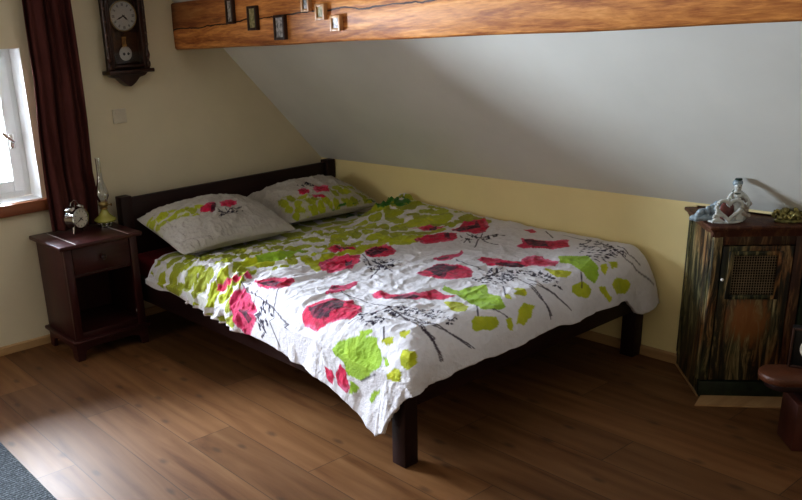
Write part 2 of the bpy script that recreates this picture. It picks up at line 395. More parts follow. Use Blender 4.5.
# floor: laminate planks running along y
def floor_mat():
    m, nt, b = newmat('laminate_plank_floor')
    tc = nt.nodes.new('ShaderNodeTexCoord')
    sx = nt.nodes.new('ShaderNodeSeparateXYZ'); nt.links.new(tc.outputs['Object'], sx.inputs[0])
    W, L = .195, 1.3
    u = math_(nt, 'DIVIDE', math_(nt, 'ADD', sx.outputs['X'], 2.315 + W * 40), W)
    row = math_(nt, 'FLOOR', u); fu = math_(nt, 'FRACT', u)
    wn = nt.nodes.new('ShaderNodeTexWhiteNoise'); wn.noise_dimensions = '1D'; nt.links.new(row, wn.inputs['W'])
    off = math_(nt, 'MULTIPLY', row, .37)
    vv = math_(nt, 'ADD', math_(nt, 'DIVIDE', math_(nt, 'ADD', sx.outputs['Y'], 1.32 + L * 20), L), math_(nt, 'SUBTRACT', off, .37 * 39))
    col = math_(nt, 'FLOOR', vv); fv = math_(nt, 'FRACT', vv)
    idn = nt.nodes.new('ShaderNodeTexWhiteNoise'); idn.noise_dimensions = '2D'
    cb = nt.nodes.new('ShaderNodeCombineXYZ'); nt.links.new(row, cb.inputs[0]); nt.links.new(col, cb.inputs[1])
    nt.links.new(cb.outputs[0], idn.inputs['Vector'])
    # grain, shifted for every plank
    mp = nt.nodes.new('ShaderNodeMapping'); nt.links.new(tc.outputs['Object'], mp.inputs['Vector'])
    mp.inputs['Scale'].default_value = (11, 1.25, 1)
    sh = nt.nodes.new('ShaderNodeVectorMath'); sh.operation = 'MULTIPLY_ADD'
    nt.links.new(idn.outputs['Color'], sh.inputs[0]); sh.inputs[1].default_value = (30, 30, 30)
    nt.links.new(mp.outputs[0], sh.inputs[2])
    g1 = noise(nt, sh.outputs[0], 1.1, 5, .6, .8)
    g2 = noise(nt, sh.outputs[0], 5.5, 4, .65, .3)
    # cathedral figure: bands of a distorted field
    w = nt.nodes.new('ShaderNodeTexWave'); w.wave_type = 'BANDS'; w.bands_direction = 'X'
    for k, x in (('Scale', .45), ('Distortion', 9.0), ('Detail', 3.0), ('Detail Scale', .6)): w.inputs[k].default_value = x
    nt.links.new(sh.outputs[0], w.inputs['Vector'])
    f = math_(nt, 'ADD', math_(nt, 'MULTIPLY', g1, .78), math_(nt, 'MULTIPLY', g2, .14))
    f = math_(nt, 'ADD', f, math_(nt, 'MULTIPLY', w.outputs['Fac'], .08))
    c = ramp(nt, f, [(.30, (.095, .036, .012)), (.42, (.150, .067, .025)), (.56, (.190, .091, .037)), (.72, (.23, .120, .053))])
    # small knots
    mk = nt.nodes.new('ShaderNodeMapping'); nt.links.new(tc.outputs['Object'], mk.inputs['Vector'])
    mk.inputs['Scale'].default_value = (7.5, 3.6, 1)
    vo = N(nt, 'ShaderNodeTexVoronoi', Scale=1.0); vo.voronoi_dimensions = '2D'; nt.links.new(mk.outputs[0], vo.inputs['Vector'])
    kd = math_(nt, 'ADD', vo.outputs['Distance'], math_(nt, 'MULTIPLY', g2, .12))
    km = ramp(nt, kd, [(.10, (1, 1, 1)), (.19, (0, 0, 0))])
    sel = nt.nodes.new('ShaderNodeSeparateColor'); nt.links.new(vo.outputs['Color'], sel.inputs[0])
    kk = math_(nt, 'MULTIPLY', km, math_(nt, 'GREATER_THAN', sel.outputs[0], .45))
    c = mix(nt, math_(nt, 'MULTIPLY', kk, .62), c, (.06, .03, .016))
    tone = math_(nt, 'ADD', math_(nt, 'MULTIPLY', idn.outputs['Value'], .3), .85)
    tn = nt.nodes.new('ShaderNodeCombineColor')
    for i in range(3): nt.links.new(tone, tn.inputs[i])
    c = mix(nt, 1.0, c, tn.outputs[0], 'MULTIPLY')
    # seams
    e1 = math_(nt, 'MINIMUM', fu, math_(nt, 'SUBTRACT', 1.0, fu))
    e2 = math_(nt, 'MULTIPLY', math_(nt, 'MINIMUM', fv, math_(nt, 'SUBTRACT', 1.0, fv)), L / W)
    e = math_(nt, 'MINIMUM', e1, e2)
    sm = math_(nt, 'LESS_THAN', e, .010)
    c = mix(nt, math_(nt, 'MULTIPLY', sm, .65), c, (.05, .028, .015))
    nt.links.new(c, b.inputs['Base Color'])
    b.inputs['Roughness'].default_value = .34
    rr = math_(nt, 'ADD', math_(nt, 'MULTIPLY', g2, .14), .43)
    nt.links.new(rr, b.inputs['Roughness'])
    b.inputs['Specular IOR Level'].default_value = .30
    bump(nt, b, math_(nt, 'SUBTRACT', math_(nt, 'MULTIPLY', g2, .4), sm), .12, .002)
    return m
M['floor'] = floor_mat()

def beam_mat():
    m, nt, b = newmat('old_pine_beam')
    tc = nt.nodes.new('ShaderNodeTexCoord')
    v = mapping(nt, (14, 1.6, 14))
    f1 = noise(nt, v, 1.2, 6, .62, 1.2)
    f2 = noise(nt, v, 9, 4, .6, .3)
    f = math_(nt, 'ADD', math_(nt, 'MULTIPLY', f1, .65), math_(nt, 'MULTIPLY', f2, .35))
    c = ramp(nt, f, [(.30, (.15, .042, .013)), (.43, (.36, .125, .034)), (.56, (.62, .27, .075)), (.70, (.82, .43, .16))])
    # darker stained old surface towards the top and the gable end
    sx = nt.nodes.new('ShaderNodeSeparateXYZ'); nt.links.new(tc.outputs['Object'], sx.inputs[0])
    big = noise(nt, mapping(nt, (2, 1.2, 4)), 1.5, 3)
    # crack line: z = 1.493 + rise, wobbling
    wob = noise(nt, mapping(nt, (0, 5, 0)), 1.0, 4)
    # crack stays near the middle of the face, dipping by the gable
    y = math_(nt, 'MULTIPLY', sx.outputs['Y'], -1.0)
    base = math_(nt, 'ADD', 1.487, math_(nt, 'MULTIPLY', math_(nt, 'MINIMUM', y, 1.1), .028))
    zc = math_(nt, 'ADD', base, math_(nt, 'MULTIPLY', math_(nt, 'SUBTRACT', wob, .5), .05))
    d = math_(nt, 'SUBTRACT', sx.outputs['Z'], zc)
    above = ramp(nt, math_(nt, 'ADD', math_(nt, 'MULTIPLY', d, 6.0), .5), [(.45, (0, 0, 0)), (.6, (1, 1, 1))])
    near = ramp(nt, y, [(.0, (1, 1, 1)), (.75, (0, 0, 0))])
    dm = math_(nt, 'MULTIPLY', math_(nt, 'MULTIPLY', above, near), .75)
    c = mix(nt, dm, c, (.10, .028, .012))
    c = mix(nt, math_(nt, 'MULTIPLY', big, .2), c, mix(nt, 1.0, c, (.55, .42, .35), 'MULTIPLY'))
    wid = math_(nt, 'MULTIPLY', noise(nt, mapping(nt, (0, 9, 0)), 1.0, 3), .006)
    cr = math_(nt, 'LESS_THAN', math_(nt, 'ABSOLUTE', d), wid)
    c = mix(nt, math_(nt, 'MULTIPLY', cr, .92), c, (.012, .005, .003))
    # darker lower edge
    ed = ramp(nt, math_(nt, 'ADD', math_(nt, 'SUBTRACT', sx.outputs['Z'], 1.39), math_(nt, 'MULTIPLY', f2, .02)), [(.012, (1, 1, 1)), (.022, (0, 0, 0))])
    c = mix(nt, math_(nt, 'MULTIPLY', ed, .4), c, (.10, .03, .012))
    vo = N(nt, 'ShaderNodeTexVoronoi', Scale=1.0); nt.links.new(mapping(nt, (4, 3, 11)), vo.inputs['Vector'])
    k = ramp(nt, math_(nt, 'ADD', vo.outputs['Distance'], math_(nt, 'MULTIPLY', f2, .2)), [(.16, (1, 1, 1)), (.3, (0, 0, 0))])
    c = mix(nt, math_(nt, 'MULTIPLY', k, .55), c, (.09, .025, .01))
    nt.links.new(c, b.inputs['Base Color'])
    b.inputs['Roughness'].default_value = .5
    b.inputs['Specular IOR Level'].default_value = .3
    bump(nt, b, math_(nt, 'SUBTRACT', f, math_(nt, 'MULTIPLY', cr, .8)), .5, .006)
    return m
M['beam'] = beam_mat()

def print_mat(name, crinkle=1.0):
    m, nt, b = newmat(name)
    a = nt.nodes.new('ShaderNodeAttribute'); a.attribute_name = 'print'
    v = mapping(nt)
    f = noise(nt, v, 45, 3)
    c = mix(nt, .10, a.outputs['Color'], ramp(nt, f, [(.3, (.3, .3, .3)), (.7, (1, 1, 1))]), 'MULTIPLY')
    nt.links.new(c, b.inputs['Base Color'])
    b.inputs['Roughness'].default_value = .75
    b.inputs['Specular IOR Level'].default_value = .25
    b.inputs['Sheen Weight'].default_value = .15
    h = math_(nt, 'ADD', noise(nt, v, 26, 5, .6, 1.0), math_(nt, 'MULTIPLY', noise(nt, v, 110, 3), .45))
    bump(nt, b, h, .8 * crinkle, .007)
    return m
M['duvet'] = print_mat('printed_crinkled_cotton')
M['pillow'] = print_mat('printed_pillow_cotton', .7)

M['sheet'] = simple('dark_red_sheet', (.22, .012, .02), .7, var=.2, bmp=.3)
def curtain_mat():
    m, nt, b = newmat('maroon_curtain_cloth')
    v = mapping(nt, (1, 1, .25))
    nt.links.new(ramp(nt, noise(nt, v, 14, 4), [(.3, (.066, .020, .018)), (.7, (.104, .036, .031))]), b.inputs['Base Color'])
    b.inputs['Roughness'].default_value = .9
    b.inputs['Specular IOR Level'].default_value = .1
    bump(nt, b, noise(nt, mapping(nt), 300, 2), .2, .001)
    return m
M['curtain'] = curtain_mat()

def rug_mat():
    m, nt, b = newmat('grey_woven_rug')
    v = mapping(nt)
    a = noise(nt, v, 170, 2, .7)
    w = nt.nodes.new('ShaderNodeTexWave'); w.wave_type = 'BANDS'; w.bands_direction = 'Y'
    for k, x in (('Scale', 22.0), ('Distortion', 3.5), ('Detail', 2.0), ('Detail Scale', 3.0)): w.inputs[k].default_value = x
    nt.links.new(v, w.inputs['Vector'])
    f = math_(nt, 'ADD', math_(nt, 'MULTIPLY', a, .75), math_(nt, 'MULTIPLY', w.outputs['Fac'], .18))
    nt.links.new(ramp(nt, f, [(.33, (.012, .014, .018)), (.48, (.045, .052, .06)), (.62, (.15, .165, .18))]), b.inputs['Base Color'])
    b.inputs['Roughness'].default_value = .95
    bump(nt, b, f, .8, .006)
    return m
M['rug'] = rug_mat()

M['chrome'] = simple('polished_steel', (.6, .58, .55), .18, 1.0, var=.03)
M['brass'] = simple('aged_brass', (.45, .33, .14), .3, 1.0, var=.1)
M['dial'] = simple('cream_dial', (.62, .58, .50), .5, var=.04)
M['dial_white'] = simple('white_dial', (.62, .60, .56), .5, var=.03)
M['black'] = simple('black_paint', (.01, .01, .01), .4, var=.1)
M['ink'] = simple('printed_ink', (.012, .010, .010), .6, var=.1)
def glass_mat(name, tint=(1, 1, 1), rough=.02, op=.10):
    m, nt, b = newmat(name)
    out = nt.nodes['Material Output']
    tr = nt.nodes.new('ShaderNodeBsdfTransparent'); tr.inputs[0].default_value = (*tint, 1)
    gl = nt.nodes.new('ShaderNodeBsdfGlossy'); gl.inputs['Roughness'].default_value = rough
    fr = nt.nodes.new('ShaderNodeFresnel'); fr.inputs['IOR'].default_value = 1.45
    fac = math_(nt, 'MAXIMUM', fr.outputs[0], op)
    mx = nt.nodes.new('ShaderNodeMixShader')
    nt.links.new(fac, mx.inputs[0]); nt.links.new(tr.outputs[0], mx.inputs[1]); nt.links.new(gl.outputs[0], mx.inputs[2])
    nt.links.new(mx.outputs[0], out.inputs['Surface'])
    return m
M['glass'] = glass_mat('clear_pane', op=.02)
M['chimney_glass'] = glass_mat('lamp_chimney_glass', (.86, .88, .88), .03, .20)
M['green_glass'] = simple('olive_green_glass', (.34, .33, .07), .18, var=.15, spec=.8)

def distressed(name, seed=0.0, green=.3, red=0.0, lite=1.0, patch=None):
    m, nt, b = newmat(name)
    v = mapping(nt, (34, 34, 4.5), (seed, seed, 0))
    v2 = mapping(nt, (5, 5, 2.2), (seed * 2, 0, 0))
    f1 = noise(nt, v, 1.0, 6, .68, .9)
    f2 = noise(nt, v2, 1.0, 4)
    br = ramp(nt, f1, [(.40, (.008 * lite, .005 * lite, .003 * lite)), (.49, (.05 * lite, .022 * lite, .009 * lite)), (.54, (.20 * lite, .085 * lite, .026 * lite)), (.64, (.36 * lite, .20 * lite, .08 * lite))])
    gr = ramp(nt, f1, [(.38, (.008, .008, .005)), (.49, (.030, .034, .014)), (.56, (.17, .145, .065)), (.68, (.40, .35, .20))])
    gm = ramp(nt, f2, [(.5 - green * .25, (0, 0, 0)), (.66 - green * .25, (1, 1, 1))])
    c = mix(nt, gm, br, gr)
    if patch:
        tc = nt.nodes.new('ShaderNodeTexCoord'); vm = nt.nodes.new('ShaderNodeVectorMath'); vm.operation = 'DISTANCE'
        vm2 = nt.nodes.new('ShaderNodeVectorMath'); vm2.operation = 'MULTIPLY'; vm2.inputs[1].default_value = (1, 0, .75)
        nt.links.new(tc.outputs['Object'], vm2.inputs[0]); nt.links.new(vm2.outputs[0], vm.inputs[0]); vm.inputs[1].default_value = (patch[0], 0, patch[1] * .75)
        dd_ = math_(nt, 'ADD', vm.outputs['Value'], math_(nt, 'MULTIPLY', math_(nt, 'SUBTRACT', f1, .5), .28))
        pm = ramp(nt, dd_, [(.045, (1, 1, 1)), (.085, (0, 0, 0))])
        c = mix(nt, math_(nt, 'MULTIPLY', pm, .85), c, (.25, .095, .022))
    if red:
        c = mix(nt, red, c, (.085, .024, .014))
    nt.links.new(c, b.inputs['Base Color'])
    b.inputs['Roughness'].default_value = .5
    bump(nt, b, f1, .45, .004)
    return m
M['old_side'] = distressed('peeling_painted_wood_side', 3.0, .62, lite=.8)
M['old_front'] = distressed('peeling_painted_wood_front', 9.0, .35)
M['old_door'] = distressed('peeling_painted_wood_door', 17.0, .25, lite=.8, patch=(.145, .31))
M['old_green'] = simple('dark_green_paint', (.014, .022, .010), .5, var=.5, nscale=30, bmp=.3)
M['old_red'] = distressed('worn_dark_red_wood', 21.0, .0, .45, lite=.8)
M['old_top'] = distressed('worn_red_brown_top', 5.0, .0, .8)
M['wire'] = simple('rusty_wire', (.30, .23, .15), .5, .5, var=.3)
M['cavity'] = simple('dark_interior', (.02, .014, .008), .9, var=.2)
M['leather'] = simple('brown_leather', (.095, .030, .012), .45, var=.3, nscale=9, bmp=.25)
M['redbox'] = simple('red_brown_board', (.085, .024, .014), .5, var=.25, bmp=.2)
M['porcelain'] = simple('glazed_porcelain_white', (.62, .64, .62), .22, var=.05, spec=.7)
M['porc_blue'] = simple('glazed_porcelain_grey_blue', (.30, .37, .42), .25, var=.35, nscale=45, spec=.7)
M['porc_pink'] = simple('glazed_porcelain_pale', (.5, .42, .36), .3, var=.1, spec=.6)
M['porc_rose'] = simple('glazed_porcelain_rose', (.16, .05, .045), .3, var=.4, nscale=60, spec=.6)
M['porc_dark'] = simple('glazed_dark_green', (.03, .06, .05), .25, var=.3, spec=.7)
M['ornament'] = simple('gilt_green_ornament', (.34, .31, .13), .3, .5, var=.6, nscale=70)
M['frame_dark'] = simple('small_frame_dark', (.04, .016, .010), .4, var=.3)
M['frame_gold'] = simple('small_frame_light_wood', (.50, .27, .12), .4, var=.2)
M['tag'] = simple('white_card', (.7, .68, .66), .6, var=.04)
def pict(name, a, bcol):
    m, nt, b = newmat(name)
    nt.links.new(ramp(nt, noise(nt, mapping(nt, (1, 1, 1)), 60, 3), [(.38, a), (.62, bcol)]), b.inputs['Base Color'])
    b.inputs['Roughness'].default_value = .35
    return m
M['pic_a'] = pict('tiny_picture_grey', (.12, .11, .10), (.42, .38, .34))
M['pic_b'] = pict('tiny_picture_olive', (.16, .15, .05), (.40, .33, .17))
M['pic_c'] = pict('tiny_picture_white', (.25, .22, .22), (.75, .72, .72))

# ------------------------------------------------------------------ room shell
HK, TA = .698, 1.0335
def structure(o, label, cat='structure'):
    return tag(o, label, cat, kind='structure')

structure(MB().box(-5.2, .6, -6.0, .0, -.06, 0).build('floor', M['floor'], smooth=False), 'wood laminate plank floor with dark knots under the bed', 'floor')
# gable wall with the window opening
WX0, WX1, WZ0, WZ1 = -2.72, -1.797, .742, 1.451
g = MB()
g.box(WX1, .5, 0, .26, -.06, 2.9)
g.box(-5.2, WX0, 0, .26, -.06, 2.9)
g.box(WX0, WX1, 0, .26, -.06, WZ0 - .02)
g.box(WX0, WX1, 0, .26, WZ1, 2.9)
structure(g.build('wall_north', M['wall'], smooth=False), 'cream plastered gable wall behind headboard and window', 'wall')
# low knee wall (with a recess behind the old cabinet)
YN = -2.335
g = MB()
g.box(0, .10, YN, 0, -.06, HK)
g.box(.10, .5, YN, YN + .04, -.06, HK)
g.box(0, .5, -6, YN, .688, HK)
g.box(.5, .55, -6, YN, -.06, HK)
structure(g.build('wall_east', M['yellow'], smooth=False), 'low yellow painted knee wall beside the bed', 'wall')
XS = -.80
zS = HK - TA * XS
g = MB()
nx, nz = TA / math.hypot(1, TA), 1 / math.hypot(1, TA)
g.prism([(0, HK), (XS, zS), (XS + .08 * nx, zS + .08 * nz + .02), (.5, HK + .1), (.5, HK)], 1, -6.0, 0)
# prism() inserts the axis: poly is (x, z)
structure(g.build('ceiling_slope', M['slope'], smooth=False), 'pale grey sloping attic ceiling below the wooden beam', 'ceiling')
g = MB()
xr, zr = -2.3, 2.75
g.prism([(-.93, 1.615), (xr, zr), (xr, zr + .08), (-.80, 1.70), (-.80, 1.615)], 1, -6.0, 0)
g.box(-5.2, xr, -6.0, 0, zr, zr + .08)
structure(g.build('ceiling', M['slope'], smooth=False), 'upper attic ceiling above the wooden beam', 'ceiling')
# west wall far left and south wall behind, out of view: they keep the room dim
structure(MB().box(-5.25, -5.2, -6.0, .26, -.06, 2.9).build('wall_west', M['wall'], smooth=False), 'cream plastered wall on the left outside the view', 'wall')

structure(MB().box(-5.25, .55, -6.05, -6.0, -.06, 2.9).build('wall_south', M['wall'], smooth=False), 'cream plastered wall behind the viewer', 'wall')
# beam
g = MB()
n = 60
def beam_wob(y, k): return .0022 * math.sin(y * 3.1 + k) + .0015 * math.sin(y * 8.3 + 2 * k)
b = g.bm
rings = []
for i in range(n + 1):
    y = -.002 - 5.6 * i / n
    s1, s2, s3 = beam_wob(y, 0), beam_wob(y, 1.7), beam_wob(y, 3.9)
    x0, x1, z0, z1 = -.964, -.80, 1.392 + s1 * .8, 1.622 + s3
    c = .008
    ps = [(x0 + c, z0), (x1, z0), (x1, z1), (x0 + c, z1), (x0 + s2 * .5, z1 - c), (x0 + s2 * .3 - .002, (z0 + z1) / 2), (x0 + s2 * .5, z0 + c)]
    rings.append([b.verts.new((p[0], y, p[1])) for p in ps])
for r0, r1 in zip(rings, rings[1:]):
    for k in range(7): b.faces.new((r0[k], r0[(k + 1) % 7], r1[(k + 1) % 7], r1[k]))
b.faces.new(rings[0]); b.faces.new(rings[-1][::-1])
bmesh.ops.recalc_face_normals(b, faces=b.faces[:])
structure(g.build('ceiling_beam', M['beam'], ang=50), 'thick old orange brown pine beam with a long crack', 'beam')

# baseboards
def skirting(name, pts, label):
    g = MB()
    (xa, ya), (xb, yb) = pts
    if abs(ya - yb) < 1e-6:
        g.prism([(ya, 0), (ya - .013, 0), (ya - .013, .036), (ya - .006, .043), (ya, .043)], 0, xa, xb)
    else:
        g.prism([(xa, 0), (xa - .013, 0), (xa - .013, .036), (xa - .006, .043), (xa, .043)], 1, ya, yb)
    m = M['base'] if abs(ya - yb) < 1e-6 else M['base_y']
    structure(g.build(name, m, smooth=False), label, 'baseboard')
M['base_y'] = wood('baseboard_wood_y', (.34, .20, .085), (.44, .275, .13), (.52, .34, .18), axis=1, rough=.5)
skirting('baseboard_north', ((-5.2, 0), (0, 0)), 'light brown wooden baseboard along the cream gable wall')
skirting('baseboard_east', ((0, -.014), (0, YN)), 'light brown wooden baseboard along the yellow knee wall')

# window
win = empty('window_1', ((WX0 + WX1) / 2, .15, WZ0))
structure(win, 'white framed window with bright daylight and brown wooden sill', 'window')
def loc(o, root):  # geometry written in world coordinates -> keep it there under its root
    o.parent = root
    bpy.context.view_layer.update()
    o.matrix_parent_inverse = root.matrix_world.inverted()
    return o
def rect_frame(g, x0, x1, y0, y1, z0, z1, w, bev=.004):
    g.box(x0, x0 + w, y0, y1, z0, z1, bev); g.box(x1 - w, x1, y0, y1, z0, z1, bev)
    g.box(x0 + w, x1 - w, y0, y1, z0, z0 + w, bev); g.box(x0 + w, x1 - w, y0, y1, z1 - w, z1, bev)
g = MB(); rect_frame(g, WX0 - .002, WX1 + .002, .001, .14, WZ0 - .002, WZ1 + .002, .004, 0); loc(g.build('reveal', M['white'], smooth=False), win)
g = MB(); rect_frame(g, WX0, WX1, .14, .20, WZ0, WZ1, .035); loc(g.build('window_frame', M['white']), win)
g = MB(); rect_frame(g, WX0 + .032, WX1 - .032, .125, .175, WZ0 + .032, WZ1 - .032, .055, .006)
sash = loc(g.build('sash', M['white']), win)
loc(MB().box(WX0 + .08, WX1 - .08, .148, .152, WZ0 + .08, WZ1 - .08).build('pane', M['glass'], smooth=False), win)
g = MB()
hx, hz = -1.862, 1.02
g.box(hx - .012, hx + .012, .112, .125, hz - .035, hz + .035, .004)
g.tube([(hx, .115, hz), (hx, .09, hz), (hx, .085, hz), (hx - .02, .083, hz + .015), (hx - .04, .083, hz + .035), (hx - .055, .083, hz + .05)], .008)
loc(g.build('window_handle', M['chrome']), win)
g = MB(); g.box(WX0 - .02, WX1 + .022, -.035, .14, WZ0 - .058, WZ0 - .001, .006)
loc(g.build('window_sill', M['sill']), win)

# ------------------------------------------------------------------ numpy noise
def vnoise(x, y, seed=0):
    xi = np.floor(x).astype(np.int64); yi = np.floor(y).astype(np.int64)
    fx = x - xi; fy = y - yi
    fx = fx * fx * fx * (fx * (6 * fx - 15) + 10); fy = fy * fy * fy * (fy * (6 * fy - 15) + 10)
    def h(a, b):
        n = (a * 374761393 + b * 668265263 + seed * 1442695041) & 0x7fffffff
        n = ((n ^ (n >> 13)) * 1274126177) & 0x7fffffff
        n = n ^ (n >> 16)
        return (n % 100003) / 100003.0
    a = h(xi, yi); b_ = h(xi + 1, yi); c = h(xi, yi + 1); d = h(xi + 1, yi + 1)
    return (a * (1 - fx) + b_ * fx) * (1 - fy) + (c * (1 - fx) + d * fx) * fy
def fbm(x, y, seed=0, oct=4, g=.5):
    s = 0; a = 1; t = 0
    for i in range(oct):
        s = s + a * vnoise(x * 2 ** i + 17.3 * i, y * 2 ** i - 9.1 * i, seed + i); t += a; a *= g
    return s / t
def ridge(x, y, seed=0, oct=3):
    s = 0; a = 1; t = 0
    for i in range(oct):
        s = s + a * (1 - np.abs(2 * vnoise(x * 2 ** i + 5.3 * i, y * 2 ** i + 3.1 * i, seed + i) - 1)) ** 2; t += a; a *= .5
    return s / t
def sstep(a, b, x):
    t = np.clip((x - a) / (b - a), 0, 1); return t * t * (3 - 2 * t)
def inpoly(x, y, P):
    r = np.zeros(x.shape, bool); n = len(P); j = n - 1
    for i in range(n):
        xi, yi = P[i]; xj, yj = P[j]
        c = ((yi > y) != (yj > y))
        with np.errstate(divide='ignore', invalid='ignore'):
            xx = (xj - xi) * (y - yi) / ((yj - yi) if yj != yi else 1e-9) + xi
        r ^= c & (x < xx); j = i
    return r
def segdist(x, y, p, q):
    dx, dy = q[0] - p[0], q[1] - p[1]
    t = np.clip(((x - p[0]) * dx + (y - p[1]) * dy) / (dx * dx + dy * dy + 1e-12), 0, 1)
    return np.hypot(x - p[0] - t * dx, y - p[1] - t * dy)
def polydist(x, y, P):
    d = np.full(x.shape, 9.0)
    for i in range(len(P)): d = np.minimum(d, segdist(x, y, P[i - 1], P[i]))
    return d

WHITE = np.array([.74, .71, .75])
PAL = {'red': (.62, .012, .075), 'red2': (.72, .07, .13), 'dark': (.055, .006, .022), 'pink': (.60, .03, .12), 'green': (.30, .47, .035), 'lime': (.43, .47, .02),
       'olive': (.30, .32, .03), 'leaf': (.045, .17, .022)}
def paint(A, B, items, base, seed=1):
    """A, B: cloth coordinates; items: printed shapes in the same coordinates"""
    col = np.tile(np.array(base), (A.size, 1)).reshape(A.shape + (3,)).astype(float)
    n1 = fbm(A * 22, B * 22, seed, 4); n2 = fbm(A * 70, B * 70, seed + 9, 3)
    wa = A + (fbm(A * 16, B * 16, seed + 2, 3, .4) - .5) * .030; wb = B + (fbm(A * 16 + 7, B * 16 + 3, seed + 4, 3, .4) - .5) * .030
    for kind, P in items:
        P = [tuple(p) for p in P]
        xs = [p[0] for p in P]; ys = [p[1] for p in P]
        pad = .05
        sel = (A > min(xs) - pad) & (A < max(xs) + pad) & (B > min(ys) - pad) & (B < max(ys) + pad)
        if not sel.any(): continue
        a, b_ = wa[sel], wb[sel]; m1, m2 = n1[sel], n2[sel]
        cc = col[sel]
        if kind == 'field' or kind == 'fieldp':
            # lime leaf blotches
            ins = inpoly(A[sel], B[sel], P)
            k = 11.0 if kind == 'field' else 17.0
            gx, gy = np.floor(a * k), np.floor(b_ * k)
            best = np.full(a.shape, 9.0); pick = np.zeros(a.shape)
            for i in (-1, 0, 1):
                for j in (-1, 0, 1):
                    cx = gx + i; cy = gy + j
                    r1 = vnoise(cx * 1.0, cy * 1.0, 31 + seed); r2 = vnoise(cx, cy, 57 + seed); r3 = vnoise(cx, cy, 91 + seed)
                    ang = r3 * 6.28
                    dx = a * k - (cx + .2 + .6 * r1); dy = b_ * k - (cy + .2 + .6 * r2)
                    ex = dx * np.cos(ang) + dy * np.sin(ang); ey = -dx * np.sin(ang) + dy * np.cos(ang)
                    d = np.hypot(ex * .8, ey * 1.25)
                    upd = d < best; best = np.where(upd, d, best); pick = np.where(upd, r3, pick)
            m = ins & (best < .46 + .12 * (m1 - .5))
            g1 = np.array(PAL['lime']); g2 = np.array(PAL['olive'])
            t = np.clip(pick + (m2 - .5) * .6, 0, 1)[:, None]
            cg = g1 * (1 - t) + g2 * t
            cc[m] = cg[m]
            # thin yellow-green veil
            vm = ins & ~m & (m1 > .52)
            cc[vm] = cc[vm] * .72 + np.array((.48, .50, .20)) * .28
        elif kind == 'line':
            d = np.full(a.shape, 9.0)
            for p, q in zip(P, P[1:]): d = np.minimum(d, segdist(A[sel] + (m1 - .5) * .006, B[sel], p, q))
            w = .0029
            t = (1 - sstep(w * .7, w * 1.5, d))[:, None] * .9
            cc = cc * (1 - t) + np.array((.03, .012, .03)) * t
        elif kind == 'dots':
            rr = random.Random(int(abs(xs[0] * 1000)) + len(P))
            cnt = 0; x0, x1, y0, y1 = min(xs), max(xs), min(ys), max(ys)
            area = (x1 - x0) * (y1 - y0)
            target = int(area * 1500) + 5; tries = 0
            dirn = rr.uniform(0, 3)
            while cnt < target and tries < target * 6:
                tries += 1
                px, py = rr.uniform(x0, x1), rr.uniform(y0, y1)
                if not inpoly(np.array([px]), np.array([py]), P)[0]: continue
                cnt += 1
                L = rr.uniform(.0045, .0115); wd = rr.uniform(.003, .006); an = dirn + rr.uniform(-.9, .9)
                dx = A[sel] - px; dy = B[sel] - py
                ex = (dx * math.cos(an) + dy * math.sin(an)) / L; ey = (-dx * math.sin(an) + dy * math.cos(an)) / wd
                m = ex * ex + ey * ey < 1
                cc[m] = (.022, .012, .035)
                if rr.random() < .12:
                    p2 = (px + rr.uniform(-.03, .03), py + rr.uniform(-.03, .03))
                    m = segdist(A[sel], B[sel], (px, py), p2) < .0022
                    cc[m] = (.10, .07, .10)
        else:
            m = inpoly(a, b_, P)
            if kind == 'leaf': m = m & (fbm(a * 40, b_ * 40, seed + 60, 3) > .46)
            base_c = np.array(PAL[kind])
            if kind in ('red', 'pink'):
                d = polydist(A[sel], B[sel], P)
                t = np.clip(.7 - d / .018 + (m1 - .5) * 2.2, 0, 1)[:, None]
                cw = base_c * (1 - t * .8) + np.array((.78, .20, .36)) * t * .8
                s = np.clip((m2 - .50) * 3.2, 0, .7)[:, None]
                cw = cw * (1 - s) + np.array((.26, .004, .022)) * s
            elif kind in ('green', 'lime', 'leaf', 'olive'):
                t = np.clip((m1 - .4) * 2.2, 0, 1)[:, None]
                cw = base_c * (1 - t) + base_c * np.array((1.35, 1.25, 1.3)) * t
            else:
                s = np.clip((m2 - .45) * 3, 0, .75)[:, None]
                cw = base_c * (1 - s) + np.array((.30, .015, .06)) * s
            cc[m] = cw[m]
        col[sel] = cc
    return col

def grid_mesh(name, X, Y, Z, col, mat, parent=None, cloth=None):
    nv, nu = X.shape
    me = bpy.data.meshes.new(name)
    idx = np.arange(nv * nu).reshape(nv, nu)
    q = np.stack([idx[:-1, :-1], idx[:-1, 1:], idx[1:, 1:], idx[1:, :-1]], -1).reshape(-1, 4)
    me.vertices.add(nv * nu); me.loops.add(q.size); me.polygons.add(len(q))
    me.vertices.foreach_set('co', np.stack([X, Y, Z], -1).astype(np.float32).ravel())
    me.loops.foreach_set('vertex_index', q.ravel().astype(np.int32))
    me.polygons.foreach_set('loop_start', (np.arange(len(q)) * 4).astype(np.int32))
    me.update(calc_edges=True)
    at = me.attributes.new('print', 'FLOAT_COLOR', 'POINT')
    at.data.foreach_set('color', np.concatenate([col.reshape(-1, 3), np.ones((nv * nu, 1))], 1).astype(np.float32).ravel())
    me.materials.append(mat); me.shade_smooth()
    o = bpy.data.objects.new(name, me); C.objects.link(o)
    if parent: o.parent = parent
    return o

